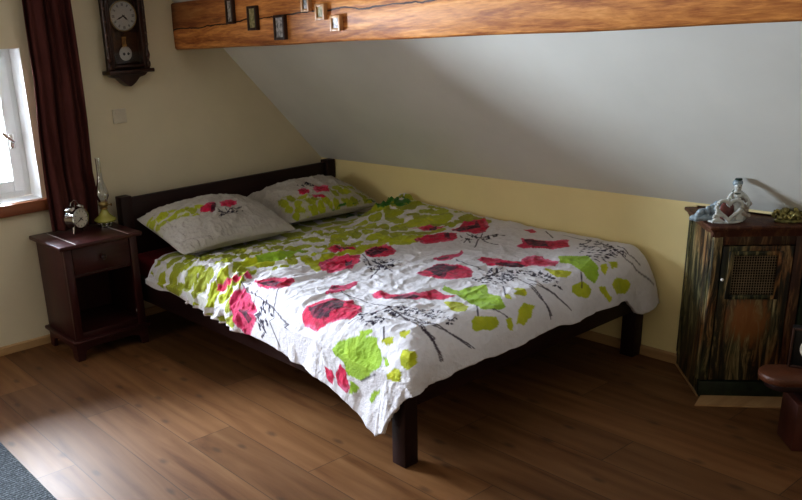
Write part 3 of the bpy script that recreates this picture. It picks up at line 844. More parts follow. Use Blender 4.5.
# ------------------------------------------------------------------ bed
BX0, BX1 = -1.472, -.006         # outer sides
BY0, BY1 = -.075, -2.157
LEG = .0626
bed = empty('double_bed', ((BX0 + BX1) / 2, (BY0 + BY1) / 2, 0))
tag(bed, 'dark stained wooden double bed with low plain headboard', 'bed')
HH = .70
def bl(o): return loc(o, bed)
hb = bl(MB().box(BX0 + LEG, BX1 - LEG + .002, -.118, -.092, .30, HH - .012, .004).build('headboard', M['dark_x']))
for x0 in (BX0 + .028, BX1 - LEG):
    bl(MB().box(x0, x0 + LEG, -.135, -.135 + LEG, 0, HH, .003).build('headboard_post', M['dark_z']))
for x0 in (BX0, BX1 - LEG):
    bl(MB().box(x0, x0 + LEG, BY1, BY1 + LEG, 0, .335, .003).build('leg', M['dark_z']))
bl(MB().box(BX0 + LEG, BX1 - LEG, BY1 + .012, BY1 + .040, .212, .325, .003).build('foot_rail', M['dark_x']))
for x0 in (BX0 + .006, BX1 - .034):
    bl(MB().box(x0, x0 + .028, BY1 + LEG, -.135, .195, .315, .003).build('side_rail', M['dark_y']))
g = MB()
for k in range(14):
    y = -.25 - k * .138
    g.box(BX0 + .035, BX1 - .036, y - .035, y + .035, .235, .252)
bl(g.build('slats', M['base']))
mat_ = MB().box(-1.425, -.045, -2.085, -.145, .2535, .405, .035, seg=4).build('mattress', M['sheet'])
tag(mat_, 'mattress in a dark red sheet showing beside the nightstand', 'mattress')

# duvet -------------------------------------------------------------
A_FLAT, B_FLAT = 1.335, 1.66
XE, YH = -.012, -.40
def drop(d, r=.125, th=1.36):
    a = np.clip(d / r, 0, th)
    e = np.clip(d - r * th, 0, None)
    return r * np.sin(a) + e * math.cos(th), r * (1 - np.cos(a)) + e * math.sin(th)
def duvet_surface(nu=330, nv=440):
    u = np.linspace(0, 1, nu)[None, :]; v = np.linspace(0, 1, nv)[:, None]
    # hem lengths
    yy = v * 1.9
    hemA = np.interp(v, [0, .1, .3, .5, .7, .82, .90, .94, .97, 1.0], [.195, .205, .240, .270, .305, .345, .41, .39, .28, .16]) + .008 * np.sin(v * 31) + .012 * (fbm(v * 9, v * 0, 3) - .5)
    Amax = A_FLAT + hemA
    Am = u * Amax
    hemB = np.interp(u, [0, .03, .08, .105, .14, .3, .6, .85, .93, 1.0], [.275, .305, .32, .30, .235, .215, .205, .208, .21, .20]) + .006 * np.sin(u * 23) + .012 * (fbm(u * 10, u * 0, 8) - .5)
    B = v * (B_FLAT + hemB) + 0 * u
    A = Am + 0 * v
    dA = np.clip(A - A_FLAT, 0, None); dB = np.clip(B - B_FLAT, 0, None)
    n4 = (dA ** 4 + dB ** 4) ** .25 + 1e-9
    H, V = drop(n4)
    va = drop(dA)[1]; vb = drop(dB)[1]
    cc_ = np.minimum(dA, dB) / (np.maximum(dA, dB) + 1e-9)
    x = XE - np.minimum(A, A_FLAT) - H * dA / n4 * (1 + .30 * cc_)
    y = YH - np.minimum(B, B_FLAT) - H * dB / n4 * (1 + .30 * cc_)
    top = np.interp(B, [0, .27, .5, 1.3, 1.66, 2], [.448, .452, .478, .468, .458, .455])
    top = top - .012 * sstep(.6, 1.3, A)                       # a little lower to the west
    # east edge lies thick against the wall
    top = top + (.030 + .022 * (1 - sstep(.5, 1.2, B))) * (1 - sstep(.0, .45, A)) * sstep(.25, .38, B) - .03 * (1 - sstep(0, .025, A))
    # puffs
    puff = fbm(A * 3.2, B * 3.2, 5, 3) - .5
    under = sstep(.25, .36, B + .14 * sstep(1.2, 1.3, A))
    top = top + .030 * puff * under
    # wrinkles: strong by the pillows on the west half, running across
    wr = ridge(A * 5.0 + fbm(A * 4, B * 4, 2) * 1.6, B * 13 + fbm(A * 3, B * 3, 6) * 3.0, 12, 3) - .4
    reg = sstep(.35, .8, A) * (1 - sstep(.55, 1.15, B)) + .25 * (1 - sstep(.9, 1.5, B)) + .10
    wr3 = ridge(A * 24 + fbm(A * 9, B * 9, 51) * 2, B * 24 + fbm(A * 9, B * 9, 56) * 2, 52, 2) - .4
    wr2 = ridge(A * 9 + fbm(A * 5, B * 5, 21) * 2.2, B * 9 + fbm(A * 4, B * 4, 26) * 2.2, 22, 3) - .4
    reg2 = .35 + .65 * sstep(.3, .7, fbm(A * 2.2, B * 2.2, 44, 2))
    disp = (.036 * wr * reg + .0125 * wr2 * reg2 + .0045 * wr3 * (.4 + reg)) * under
    # turned-up crumpled head edge on the wall side
    hump = (1 - sstep(.22, .45, A)) * sstep(.27, .34, B) * (1 - sstep(.38, .52, B))
    top = top + hump * (.026 + .045 * ridge(A * 11, B * 11, 90, 2)) * sstep(.01, .05, A)
    # hanging folds
    west = sstep(.02, .14, va); foot = sstep(.02, .14, vb)
    fw = (fbm(B * 7.5, A * 1.3, 61, 3) - .5) * .050 + (fbm(B * 20, A * 2, 63, 2) - .5) * .009
    ff = (fbm(A * 6.5, B * 1.3, 71, 3) - .5) * .040 + (fbm(A * 20, B * 2, 73, 2) - .5) * .014
    z = top - V + disp * (1 - np.maximum(west, foot))
    x = x - west * (fw + .006) - disp * west
    y = y - foot * (ff + .004) - disp * foot * .7
    # the far corner billows out beyond the foot beside the wall
    far = (1 - sstep(.06, .30, A)) * foot
    y = y - far * .012
    x = np.minimum(x, -.004 - .01 * foot)
    # keep the cloth outside legs and rails
    x = np.where(va > .10, np.minimum(x, BX0 - .020 + 0 * x), x)
    y = np.where(vb > .10, np.minimum(y, BY1 - .020), y)
    # head edge: soft turned end
    z = np.maximum(z, np.where((va < .03) & (vb < .03), .42, 0))
    return A, B, x, y, z
A_, B_, X_, Y_, Z_ = duvet_surface()
colD = paint(A_, B_, PRINTS.get('duvet', []), WHITE, 1)
duvet = grid_mesh('duvet', X_, Y_, Z_, colD, M['duvet'])
tag(duvet, 'crumpled white duvet with red poppies, lime leaves and black twigs', 'duvet')
so = duvet.modifiers.new('thickness', 'SOLIDIFY'); so.thickness = .014; so.offset = 1.0 if False else -1.0

# pillows -----------------------------------------------------------
def pillow(name, label, cx, cy, cz, w, d, t, rx, rz, items, base, seed, sag=0.0):
    nu, nv = 150, 120
    rows = []
    root = None
    U = np.linspace(-1, 1, nu)[None, :]; V = np.linspace(-1, 1, nv)[:, None]
    def surf(sgn):
        u = U + 0 * V; v = V + 0 * U
        prof = (np.clip(1 - np.abs(u) ** 2.5, 0, 1) ** .68) * (np.clip(1 - np.abs(v) ** 2.5, 0, 1) ** .68)
        # edges curve in between the corners
        x = u * w / 2 * (1 - .07 * (1 - np.abs(v) ** 2) * np.abs(u) ** 3 - .05 * np.abs(v) ** 6 * np.abs(u) ** 2)
        y = v * d / 2 * (1 - .08 * (1 - np.abs(u) ** 2) * np.abs(v) ** 3 - .06 * np.abs(u) ** 6 * np.abs(v) ** 2)
        z = sgn * t / 2 * prof
        k = fbm(u * 2.2 + seed, v * 2.2, seed, 3) - .5
        cr = ridge(u * 4 + seed, v * 4 + fbm(u * 3, v * 3, seed + 3) * 2, seed + 5, 3) - .4
        edge = ridge(u * 9, v * 9, seed + 8, 2) - .4
        ew = sstep(.55, .95, np.maximum(np.abs(u), np.abs(v))) * (1 - sstep(.93, 1, np.maximum(np.abs(u), np.abs(v))))
        if sgn > 0: z = z + prof * (.045 * k + .022 * cr) + ew * .016 * edge
        z = z - sag * (u ** 2)
        return x, y, z
    x1, y1, z1 = surf(1); x2, y2, z2 = surf(-1)
    cu = paint((U + 0 * V) * w / 2, (V + 0 * U) * d / 2, items, base, seed)
    Xc = np.concatenate([x1, x2[::-1]], 0); Yc = np.concatenate([y1, y2[::-1]], 0); Zc = np.concatenate([z1, z2[::-1]], 0)
    cc = np.concatenate([cu, np.tile(np.array(base), (nv, nu, 1)).astype(float)], 0)
    Rm = Matrix.Rotation(rz, 3, 'Z') @ Matrix.Rotation(rx, 3, 'X')
    R = np.array(Rm)
    P = np.stack([Xc, Yc, Zc], -1) @ R.T
    P[..., 2] = np.maximum(P[..., 2], .0 - (cz - FLOORP))
    o = grid_mesh(name, P[..., 0], P[..., 1], P[..., 2], cc, M['pillow'])
    o.location = (cx, cy, cz)
    tag(o, label, 'pillow', None)
    return o
FLOORP = .468
BEIGE = (.50, .46, .42)
p1 = pillow('pillow', 'printed pillow with red flower nearest the nightstand', -1.065, -.425, .552, .685, .54, .19, math.radians(11), math.radians(-3), PRINTS.get('pillow1', []), BEIGE, 3, .02)
p2 = pillow('pillow', 'printed pillow with lime leaves in the corner beside yellow wall', -.392, -.385, .556, .64, .47, .17, math.radians(11), math.radians(-4), PRINTS.get('pillow2', []), BEIGE, 8, .02)

# ------------------------------------------------------------------ curtain
def curtain():
    nu, nv = 120, 90
    g = MB(); b = g.bm
    rows = []
    for j in range(nv + 1):
        z = 1.85 - (1.85 - .579) * j / nv
        xl = float(np.interp(z, [.579, .8, 1.08, 1.3, 1.65, 1.85], [-1.80, -1.805, -1.80, -1.785, -1.787, -1.79]))
        xr = float(np.interp(z, [.579, .75, .85, 1.08, 1.65, 1.85], [-1.545, -1.535, -1.545, -1.54, -1.543, -1.545]))
        row = []
        for i in range(nu + 1):
            u = i / nu
            ph = u * 2 * PI * 2.6 + .5 * math.sin(z * 2.1) + .25 * math.sin(z * 5 + u * 7)
            y = -.070 + .017 * math.sin(ph) * (.75 + .25 * math.sin(3 * u + z)) + .01 * math.sin(ph * 2.3 + z * 3)
            row.append(b.verts.new((xl + (xr - xl) * u + .006 * math.cos(ph), y, z)))
        rows.append(row)
    for r0, r1 in zip(rows, rows[1:]):
        for k in range(nu): b.faces.new((r0[k], r0[k + 1], r1[k + 1], r1[k]))
    bmesh.ops.recalc_face_normals(b, faces=b.faces[:])
    o = g.build('curtain', M['curtain'])
    s = o.modifiers.new('thickness', 'SOLIDIFY'); s.thickness = .004
    tag(o, 'dark maroon curtain hanging in soft folds beside the window', 'curtain')
    rod = MB().tube([(-2.9, -.075, 1.875), (-1.42, -.075, 1.875)], .012, 12)
    ro = rod.build('curtain_rod', M['brass'])
    return o
cu = curtain()
rod = empty('curtain_rail', (-2.15, 0, 1.86))
tag(rod, 'curtain rail on the cream wall above the window', 'curtain rail')
ro = bpy.data.objects['curtain_rod']; ro.name = 'rail'; loc(ro, rod)
for x in (-2.85, -1.46):
    loc(MB().box(x - .008, x + .008, -.08, .0, 1.855, 1.868, .002).build('bracket', M['brass']), rod)
tag(ro)

# ------------------------------------------------------------------ wall clock
ck = empty('wall_clock', (-1.285, 0, 1.24))
tag(ck, 'tall dark wooden pendulum wall clock with round white dial', 'clock')
x0, x1 = -1.392, -1.157
cl = lambda o: loc(o, ck)
zb0, zt = 1.315, 1.80
g = MB()
g.box(x0 + .022, x1 - .022, -.022, -.002, zb0, zt, .002)                       # back board
g.box(x0 + .018, x0 + .034, -.075, -.022, zb0, zt, .002); g.box(x1 - .034, x1 - .018, -.075, -.022, zb0, zt, .002)
g.box(x0 + .018, x1 - .018, -.075, -.022, zt, zt + .02, .003)
cl(g.build('case', M['case']))
g = MB()
g.box(x0 - .004, x1 + .012, -.092, -.002, 1.296, 1.315, .005)
g.prism([(x0 + .012, 1.296), (x1 - .012, 1.296), (x1 - .03, 1.282), (x1 - .06, 1.275), (x1 - .085, 1.25), ((x0 + x1) / 2 + .012, 1.236), ((x0 + x1) / 2, 1.232), ((x0 + x1) / 2 - .012, 1.236), (x0 + .085, 1.25), (x0 + .06, 1.275), (x0 + .03, 1.282)], 1, -.062, -.004, .003)
cl(g.build('base_moulding', M['case']))
g = MB(); g.prism([(x0 - .01, zt + .02), (x1 + .01, zt + .02), (x1 - .03, zt + .05), ((x0 + x1) / 2, zt + .10), (x0 + .03, zt + .05)], 1, -.07, -.004, .003)
cl(g.build('crown', M['case']))
for xc in (x0 + .010, x1 - .010):
    prof = [(.007, 0)]
    zz = 0; H = zt - zb0 - .01
    pat = [(.012, .012), (.012, .028), (.007, .036), (.010, .05), (.0135, .065), (.010, .08), (.007, .092), (.009, .11), (.010, H * .5)]
    for q in (.012, .05, .115, .17, .23, .29, .35, .41): cl(MB().ball((xc, -.078, zb0 + q), .0065, n=10).build('column_bead', M['bead']))
    prof += pat + [(r, H - z) for r, z in pat[::-1][1:]] + [(.007, H)]
    cl(MB().lathe(prof, 16, Matrix.Translation((xc, -.068, zb0))).build('column', M['case']))
door = MB(); rect_frame(door, x0 + .028, x1 - .028, -.080, -.066, zb0 + .012, zt - .005, .012, .003)
dr = cl(door.build('door', M['case']))
dcx, dcz = -1.273, 1.569
RX = lambda c: Matrix.Translation(c) @ Matrix.Rotation(PI / 2, 4, 'X')
def disc(c, r, h): return MB().lathe([(r, 0), (r, h * .6), (r * .97, h), (0, h)], 48, RX(c))
dl = cl(disc((dcx, -.05, dcz), .073, .008).build('dial', M['dial_white']))
g = MB()
for k in range(12):
    a = k * PI / 6
    M3 = Matrix.Translation((dcx, -.0590, dcz)) @ Matrix.Rotation(a, 4, 'Y')
    n = 3 if k % 3 == 0 else 2
    for q in range(n):
        g.box(-.0009 + (q - (n - 1) / 2) * .0045, .0009 + (q - (n - 1) / 2) * .0045, -.0006, .0006, .047, .060, 0, f=lambda c, M3=M3: M3 @ c)
for k in range(60):
    a = k * PI / 30
    M3 = Matrix.Translation((dcx, -.0590, dcz)) @ Matrix.Rotation(a, 4, 'Y')
    g.box(-.0006, .0006, -.0005, .0005, .063, .066, 0, f=lambda c, M3=M3: M3 @ c)
loc(g.build('numerals', M['ink'], smooth=False), dl)
def hand(c, ang, L, w, y):
    M3 = Matrix.Translation((c[0], y, c[2])) @ Matrix.Rotation(ang, 4, 'Y')
    g = MB()
    g.prism([(-w * .4, -.008), (w * .4, -.008), (w, L * .55), (w * .3, L * .7), (0, L), (-w * .3, L * .7), (-w, L * .55)], 1, -.0007, .0007)
    return g.xf(M3)
loc(hand((dcx, 0, dcz), math.radians(133), .036, .0045, -.0605).build('hour_hand', M['ink']), dl)
loc(hand((dcx, 0, dcz), math.radians(246), .052, .0035, -.0625).build('minute_hand', M['ink']), dl)
loc(MB().tube([(dcx + .071 * math.cos(a), -.058, dcz + .071 * math.sin(a)) for a in [2 * PI * k / 48 for k in range(48)]], .003, 8, True).build('dial_ring', M['brass']), dl)
pz = 1.392
pen = MB(); 
for q in range(3): pen.box(dcx - .009 + q * .008, dcx - .005 + q * .008, -.036, -.033, pz + .03, pz + .078)
pen.box(dcx - .011, dcx + .014, -.038, -.032, pz + .072, pz + .080); pen.box(dcx - .011, dcx + .014, -.038, -.032, pz + .036, pz + .043)
pd = cl(pen.build('pendulum', M['brass'], smooth=False))
bob = loc(MB().lathe([(.033, 0), (.035, .003), (.030, .007), (.018, .009), (0, .010)], 40, RX((dcx + .004, -.030, pz))).build('pendulum_bob', M['dial_white']), pd)
g = MB()
for sx_ in (-1, 1):
    for k in range(5):
        a = 2 * PI * k / 5
        g.ball((dcx + .004 + sx_ * .012 + .004 * math.cos(a), -.0395, pz + .004 * math.sin(a) - .002), .0034, 1, .3, 1, n=8)
loc(g.build('bob_scroll', M['ink']), bob)
loc(MB().box(x0 + .040, x1 - .040, -.0735, -.0725, zb0 + .032, zt - .025).build('door_glass', M['glass'], smooth=False), dr)

# light switch
sw = empty('light_switch', (-1.33, 0, 1.055)); tag(sw, 'cream square light switch on wall below the wooden clock', 'switch')
loc(MB().box(-1.368, -1.292, -.010, 0, 1.054, 1.126, .003).build('switch_plate', M['plastic']), sw)
loc(MB().hexa([(-1.353, -.010, 1.070), (-1.307, -.010, 1.070), (-1.307, -.009, 1.070), (-1.353, -.009, 1.070), (-1.353, -.016, 1.111), (-1.307, -.016, 1.111), (-1.307, -.009, 1.111), (-1.353, -.009, 1.111)]).build('rocker', M['plastic']), sw)

# ------------------------------------------------------------------ nightstand
ns = empty('nightstand', (-1.68, -.21, 0))
tag(ns, 'dark mahogany nightstand with drawer and open shelf beside bed', 'nightstand')
nl = lambda o: loc(o, ns)
X0, X1, Y0, Y1, ZT = -1.905, -1.478, -.402, -.022, .574
nl(MB().box(X0, X1, Y0, Y1, ZT - .020, ZT, .005).build('top', M['ns_x']))
tp = [o for o in bpy.data.objects if o.name == 'top'][0]
for x in (-1.822, -1.552): loc(MB().box(x - .0022, x + .0022, Y0 + .004, Y1 - .03, ZT - .0004, ZT + .0007).build('inlay_glint', M['tag'], smooth=False), tp)  # inlaid grooves; the light they catch is painted as pale strips
bx0, bx1, by0, by1 = X0 + .028, X1 - .026, Y0 + .028, Y1 - .012
for x in (bx0, bx1 - .018):
    nl(MB().box(x, x + .018, by0 + .002, by1, .105, ZT - .020, .002).build('side_panel', M['ns_z']))
nl(MB().box(bx0 + .018, bx1 - .018, by1 - .010, by1, .105, ZT - .020).build('back_panel', M['ns_z']))
for x in (bx0 - .001, bx1 - .037):
    nl(MB().box(x, x + .038, by0 - .006, by0 + .014, .105, ZT - .020, .002).build('front_stile', M['ns_z']))
nl(MB().box(bx0 + .018, bx1 - .018, by0 + .016, by1 - .010, .405, .420, .001).build('drawer_divider', M['ns_x']))
nl(MB().box(bx0 + .018, bx1 - .018, by0 + .004, by1 - .010, .105, .135, .001).build('shelf', M['ns_x']))
dw = nl(MB().box(bx0 + .040, bx1 - .040, by0 - .002, by0 + .014, .423, ZT - .024, .003).build('drawer', M['ns_x']))
loc(MB().lathe([(.006, 0), (.006, .010), (.012, .016), (.013, .022), (.008, .028), (0, .029)], 20, RX((-1.69, by0 - .001, .487))).build('knob', M['dark_x']), dw)
nl(MB().box(X0 + .006, X1 - .006, Y0 + .006, Y1 - .004, .088, .106, .006).build('base_moulding', M['ns_x']))
g = MB()
g.prism([(X0 + .022, .088), (X0 + .022, .0), (X0 + .058, .0), (X0 + .070, .045), (X0 + .11, .060), (X1 - .11, .060), (X1 - .070, .045), (X1 - .058, 0), (X1 - .022, 0), (X1 - .022, .088)], 1, Y0 + .022, Y0 + .042)
nl(g.build('front_apron', M['ns_x']))
for x in (X0 + .022, X1 - .042):
    g = MB(); g.prism([(Y0 + .042, .088), (Y0 + .042, .0), (Y0 + .07, 0), (Y0 + .085, .045), (Y0 + .11, .058), (Y1 - .10, .058), (Y1 - .07, .045), (Y1 - .058, 0), (Y1 - .02, 0), (Y1 - .02, .088)], 0, x, x + .020)
    nl(g.build('side_apron', M['ns_y']))
nl(MB().box(bx1 - .0385, bx1 - .037, by0 + .004, by0 + .012, .170, .182).build('sticker', M['tag'], smooth=False))
tg = MB().box(-1.430, -1.400, -.060, -.048, .001, .012, .004, f=None).build('cable_clip', M['tag'])
tag(tg, 'small white plastic clip on the floor behind the nightstand', 'clip')

# alarm clock
ac = empty('alarm_clock', (-1.705, -.16, ZT + .001), math.radians(22)); ac.scale = (1.28, 1.35, 1.18)
tag(ac, 'small round silver twin bell alarm clock on the nightstand', 'clock')
zc = .060; r = .042
MB().lathe([(r * .86, -.024), (r, -.018), (r, .020), (r + .002, .024), (r - .004, .026), (r - .006, .022), (0, .022)], 40, RX((0, 0, zc))).build('body', M['chrome'], ac)
dd = MB().lathe([(r - .005, 0), (0, 0.0005)], 40, RX((0, -.0228, zc))).build('dial', M['dial'], ac)
g = MB()
for k in range(12):
    M3 = Matrix.Translation((0, -.0240, zc)) @ Matrix.Rotation(k * PI / 6, 4, 'Y')
    g.box(-.0009, .0009, -.0003, .0003, .027, .034, 0, f=lambda c, M3=M3: M3 @ c)
g.build('numerals', M['ink'], dd, smooth=False)
hand((0, 0, zc), math.radians(135), .018, .0018, -.0250).build('hour_hand', M['ink'], dd)
hand((0, 0, zc), math.radians(238), .026, .0014, -.0262).build('minute_hand', M['ink'], dd)
for s in (-1, 1):
    M3 = Matrix.Translation((s * .024, 0, zc + .040)) @ Matrix.Rotation(s * .5, 4, 'Y')
    MB().lathe([(0, .014), (.008, .0135), (.015, .010), (.018, .003), (.0185, 0), (.016, .001), (0, .008)], 24, M3).build('bell', M['chrome'], ac)
    MB().tube([(s * .018, 0, zc - .036), (s * .026, -.004, .0)], [.004, .0025], 8).build('foot', M['chrome'], ac)
MB().tube([(0, 0, zc + r - .002), (0, 0, zc + .062), (0, .0, zc + .066)], [.0016, .0016, .004], 8).build('hammer', M['chrome'], ac)
hdl = MB().tube([(-.022, 0, zc + .052), (-.015, 0, zc + .068), (0, 0, zc + .075), (.015, 0, zc + .068), (.022, 0, zc + .052)], .0018, 8)
hdl.build('handle', M['chrome'], ac)

# oil lamp
ol = empty('oil_lamp', (-1.548, -.150, ZT + .001)); ol.scale = (1.12, 1.12, 1.02)
tag(ol, 'small oil lamp with olive glass font and tall clear chimney', 'lamp')
MB().lathe([(.030, 0), (.034, .003), (.034, .006), (.026, .010), (.020, .014)], 32).build('base', M['chrome'], ol)
for k in range(6):
    a = 2 * PI * k / 6 + .3
    MB().ball((.026 * math.cos(a), .026 * math.sin(a), .018), .009, n=12).build('foot', M['chrome'], ol)
MB().lathe([(.020, .020), (.046, .026), (.050, .033), (.046, .041), (.034, .050), (.024, .060), (.017, .075), (.014, .085)], 36).build('font', M['green_glass'], ol)
MB().lathe([(.015, .084), (.018, .087), (.018, .093), (.014, .096), (.021, .100), (.023, .110), (.019, .118), (.022, .121), (.020, .124)], 32).build('burner', M['brass'], ol)
MB().tube([(.018, 0, .104), (.030, -.012, .104)], .0018, 8).build('wick_stem', M['brass'], ol)
MB().lathe([(.0045, 0), (.0075, .0015), (.0075, .003), (0, .0035)], 12, Matrix.Translation((.030, -.012, .104)) @ Matrix.Rotation(PI / 2, 4, 'Y')).build('wick_knob', M['brass'], ol)
MB().lathe([(.019, .122), (.023, .135), (.029, .150), (.030, .164), (.026, .184), (.018, .208), (.012, .235), (.0105, .270), (.0105, .325), (.012, .335)], 32, cap=False).build('chimney', M['chimney_glass'], ol)

# ------------------------------------------------------------------ little frames on the beam
FR = [(-.564, 1.5525, .058, .112, 'd', 'pic_a', 'tiny dark framed picture on the beam, closest to the gable wall'),
      (-.742, 1.513, .070, .104, 'd', 'pic_b', 'tiny dark framed olive picture, second from the gable wall'),
      (-.941, 1.465, .076, .103, 'd', 'pic_a', 'tiny dark framed grey picture, hanging lowest among the tall frames'),
      (-1.126, 1.558, .052, .078, 'g', 'pic_a', 'tiny light framed picture highest on the beam, cut by the view'),
      (-1.220, 1.513, .058, .062, 'g', 'pic_b', 'tiny light framed square picture with olive view'),
      (-1.312, 1.466, .060, .060, 'g', 'pic_c', 'tiny light framed picture with a pale image farthest from the gable')]
for yc, zc_, w, h, kd, pm, lab in FR:
    e = empty('picture_frame', (-.9665, yc, zc_ - h / 2))
    tag(e, lab, 'picture', 'tiny framed pictures on the beam')
    dpt = .020
    g = MB(); fw = .011
    xa, xb = -.9665 - dpt, -.9668
    y0_, y1_, z0_, z1_ = yc - w / 2, yc + w / 2, zc_ - h / 2, zc_ + h / 2
    for (a, b_, c, d) in ((y0_, y0_ + fw, z0_, z1_), (y1_ - fw, y1_, z0_, z1_), (y0_ + fw, y1_ - fw, z0_, z0_ + fw), (y0_ + fw, y1_ - fw, z1_ - fw, z1_)):
        g.box(xa, xb, a, b_, c, d, .0015)
    loc(g.build('frame', M['frame_dark'] if kd == 'd' else M['frame_gold']), e)
    loc(MB().box(xa + .006, xb, y0_ + fw, y1_ - fw, z0_ + fw, z1_ - fw).build('picture', M[pm], smooth=False), e)

# ------------------------------------------------------------------ old cabinet
CA = Vector((-.246, -2.533, 0)); CPH = math.radians(-48.0)
cab = empty('cabinet', CA, CPH)
tag(cab, 'old brown cabinet with peeling paint and wire mesh door', 'cabinet')
KS = .0
def shear(c):  # fronts lean slightly forward towards the top
    k = KS * c[2] / .64
    w = max(0.0, 1 - c[1] / .34)
    return (c[0], c[1] - k * w, c[2])
CW, CD, CH = .365, .325, .667
def cb(g, name, mat, parent=None, smooth=True):
    o = g.fn(shear).build(name, mat, parent or cab, smooth); return o
cb(MB().box(.0, .018, .018, CD, .0, CH, .002), 'side_panel', M['old_side'])
cb(MB().box(CW - .018, CW, .018, CD, .0, CH, .002), 'side_panel', M['old_side'])
g = MB()
g.box(-.004, .006, .03, .06, .06, CH - .01, .002); g.box(-.004, .006, CD - .04, CD - .005, .06, CH - .01, .002)
cb(g, 'side_moulding', M['old_side'])
cb(MB().box(.018, CW - .018, CD - .012, CD, .05, CH), 'back_panel', M['cavity'])
cb(MB().box(.0, .030, -.002, .020, .066, CH, .003), 'front_stile', M['old_front'])
cb(MB().box(.272, .308, -.002, .020, .066, CH, .003), 'front_stile', M['old_red'])
cb(MB().box(.312, CW, -.004, .020, .066, CH, .003), 'front_stile', M['old_green'])
cb(MB().box(.030, .272, .0, .020, CH - .062, CH, .002), 'top_rail', M['old_red'])
cb(MB().box(.0 - .002, CW + .004, -.008, .020, .0, .064, .003), 'plinth', M['old_green'])
cb(MB().box(.018, CW - .018, .020, CD - .012, .047, .060), 'bottom_board', M['cavity'])
cb(MB().box(-.005, .0, -.008, CD - .01, .0, .007), 'floor_bead', M['strip'])
# door with wire mesh window
dx0, dx1, dz0, dz1 = .033, .269, .070, CH - .065
mx0, mx1, mz0, mz1 = .066, .222, .412, .572
g = MB()
g.box(dx0, mx0, -.004, .014, dz0, dz1, .002); g.box(mx1, dx1, -.004, .014, dz0, dz1, .002)
g.box(mx0, mx1, -.004, .014, dz0, mz0, .002); g.box(mx0, mx1, -.004, .014, mz1, dz1, .002)
cdoor = cb(g, 'door', M['old_door'])
g = MB(); 
for (a, b_, c, d) in ((mx0 - .012, mx0 + .004, mz0 - .012, mz1 + .012), (mx1 - .004, mx1 + .012, mz0 - .012, mz1 + .012), (mx0 + .004, mx1 - .004, mz0 - .012, mz0 + .004), (mx0 + .004, mx1 - .004, mz1 - .004, mz1 + .012)):
    g.box(a, b_, -.012, -.004, c, d, .002)
cb(g, 'window_trim', M['old_front'], cdoor)
g = MB()
n = 18
for k in range(1, n):
    x = mx0 + (mx1 - mx0) * k / n; g.box(x - .0009, x + .0009, .002, .0045, mz0, mz1)
for k in range(1, 16):
    z = mz0 + (mz1 - mz0) * k / 16; g.box(mx0, mx1, .0, .0025, z - .0009, z + .0009)
cb(g, 'wire_mesh', M['wire'], cdoor, False)
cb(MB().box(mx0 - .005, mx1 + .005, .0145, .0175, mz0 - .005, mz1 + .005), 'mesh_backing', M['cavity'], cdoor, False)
for zz in (.47, .12):
    pass
cb(MB().ball((mx0 - .026, -.007, .475), .006, n=12), 'door_latch', M['tag'], cdoor)
# cornice and top
g = MB()
g.prism([(-.003, CH - .030), (-.006, CH - .018), (-.014, CH - .004), (-.014, CH), (.02, CH), (.02, CH - .030)], 0, -.008, CW + .012)
g.prism([(-.002, CH - .030), (-.006, CH - .018), (-.014, CH - .004), (-.014, CH), (.016, CH), (.016, CH - .030)], 1, -.010, CD)
cb(g, 'cornice', M['old_top'])
cb(MB().box(-.024, CW + .02, -.024, CD + .004, CH, CH + .014, .004), 'top', M['old_top'])

# threshold strip on the floor in front of the cabinet
g = MB(); g.prism([(-.246, -2.5455), (-.342, -2.572), (-.140, -2.802), (-.028, -2.756)], 2, 0, .006, .001)
ts = g.build('trim_1', M['strip'], smooth=False)
structure(ts, 'light brown wooden strip on the floor before the old cabinet', 'trim')

# ------------------------------------------------------------------ bench, black clock (right edge)
U2 = Vector((.669, -.743)); V2 = Vector((.743, .669))
BCU, BCV = .172, .020
bo = Vector((-.246, -2.533)) + U2 * .07 + V2 * (-.375)
st = empty('bench', (bo.x, bo.y, 0), math.radians(-48))
tag(st, 'low bench with rounded brown leather seat at the right edge', 'bench')
pl = []
for k in range(13):
    a = PI / 2 + PI * k / 12
    pl.append((.065 + .065 * math.cos(a), .072 * math.sin(a)))
pl += [(.50, -.072), (.50, .072)]
MB().prism(pl, 2, .236, .266, .010).build('seat', M['leather'], st)
pl2 = [(.075 + (p[0] - .065) * .82 if p[0] < .3 else .49, p[1] * .84) for p in pl]
MB().prism(pl2, 2, .214, .236, .004).build('seat_rim', M['dark_x'], st)
MB().box(.125, .46, -.055, .055, .172, .2135, .003).build('apron', M['dark_x'], st)
MB().box(.108, .47, -.062, .070, .0, .172, .004).build('base', M['redbox'], st)
bcp = bo + U2 * BCU + V2 * BCV
bc = empty('table_clock', (-.350, -2.945, .2665), math.radians(-70))
tag(bc, 'square black clock with round pale dial standing on the low bench', 'clock')
s = .14
g = MB(); g.box(-s / 2, s / 2, -.002, .03, 0, s, .004)
MB().box(-s / 2, s / 2, .0, .035, 0, s, .003).build('case', M['black'], bc)
g = MB()
for (a, b_, c, d) in ((-s / 2, -s / 2 + .008, 0, s), (s / 2 - .008, s / 2, 0, s), (-s / 2 + .008, s / 2 - .008, 0, .008), (-s / 2 + .008, s / 2 - .008, s - .008, s)):
    g.box(a, b_, -.008, .0, c, d, .002)
g.build('bezel', M['frame_dark'], bc)
db = MB().lathe([(.042, 0), (.042, .003), (.038, .004), (0, .004)], 40, RX((0, .0, s * .5))).build('dial', M['dial'], bc)
g = MB()
for k in range(12):
    M3 = Matrix.Translation((0, -.0046, s * .5)) @ Matrix.Rotation(k * PI / 6, 4, 'Y')
    g.box(-.001, .001, -.0003, .0003, .029, .036, 0, f=lambda c, M3=M3: M3 @ c)
g.build('numerals', M['ink'], db, smooth=False)
hand((0, 0, s * .5), math.radians(133), .018, .0018, -.0056).build('hour_hand', M['ink'], db)
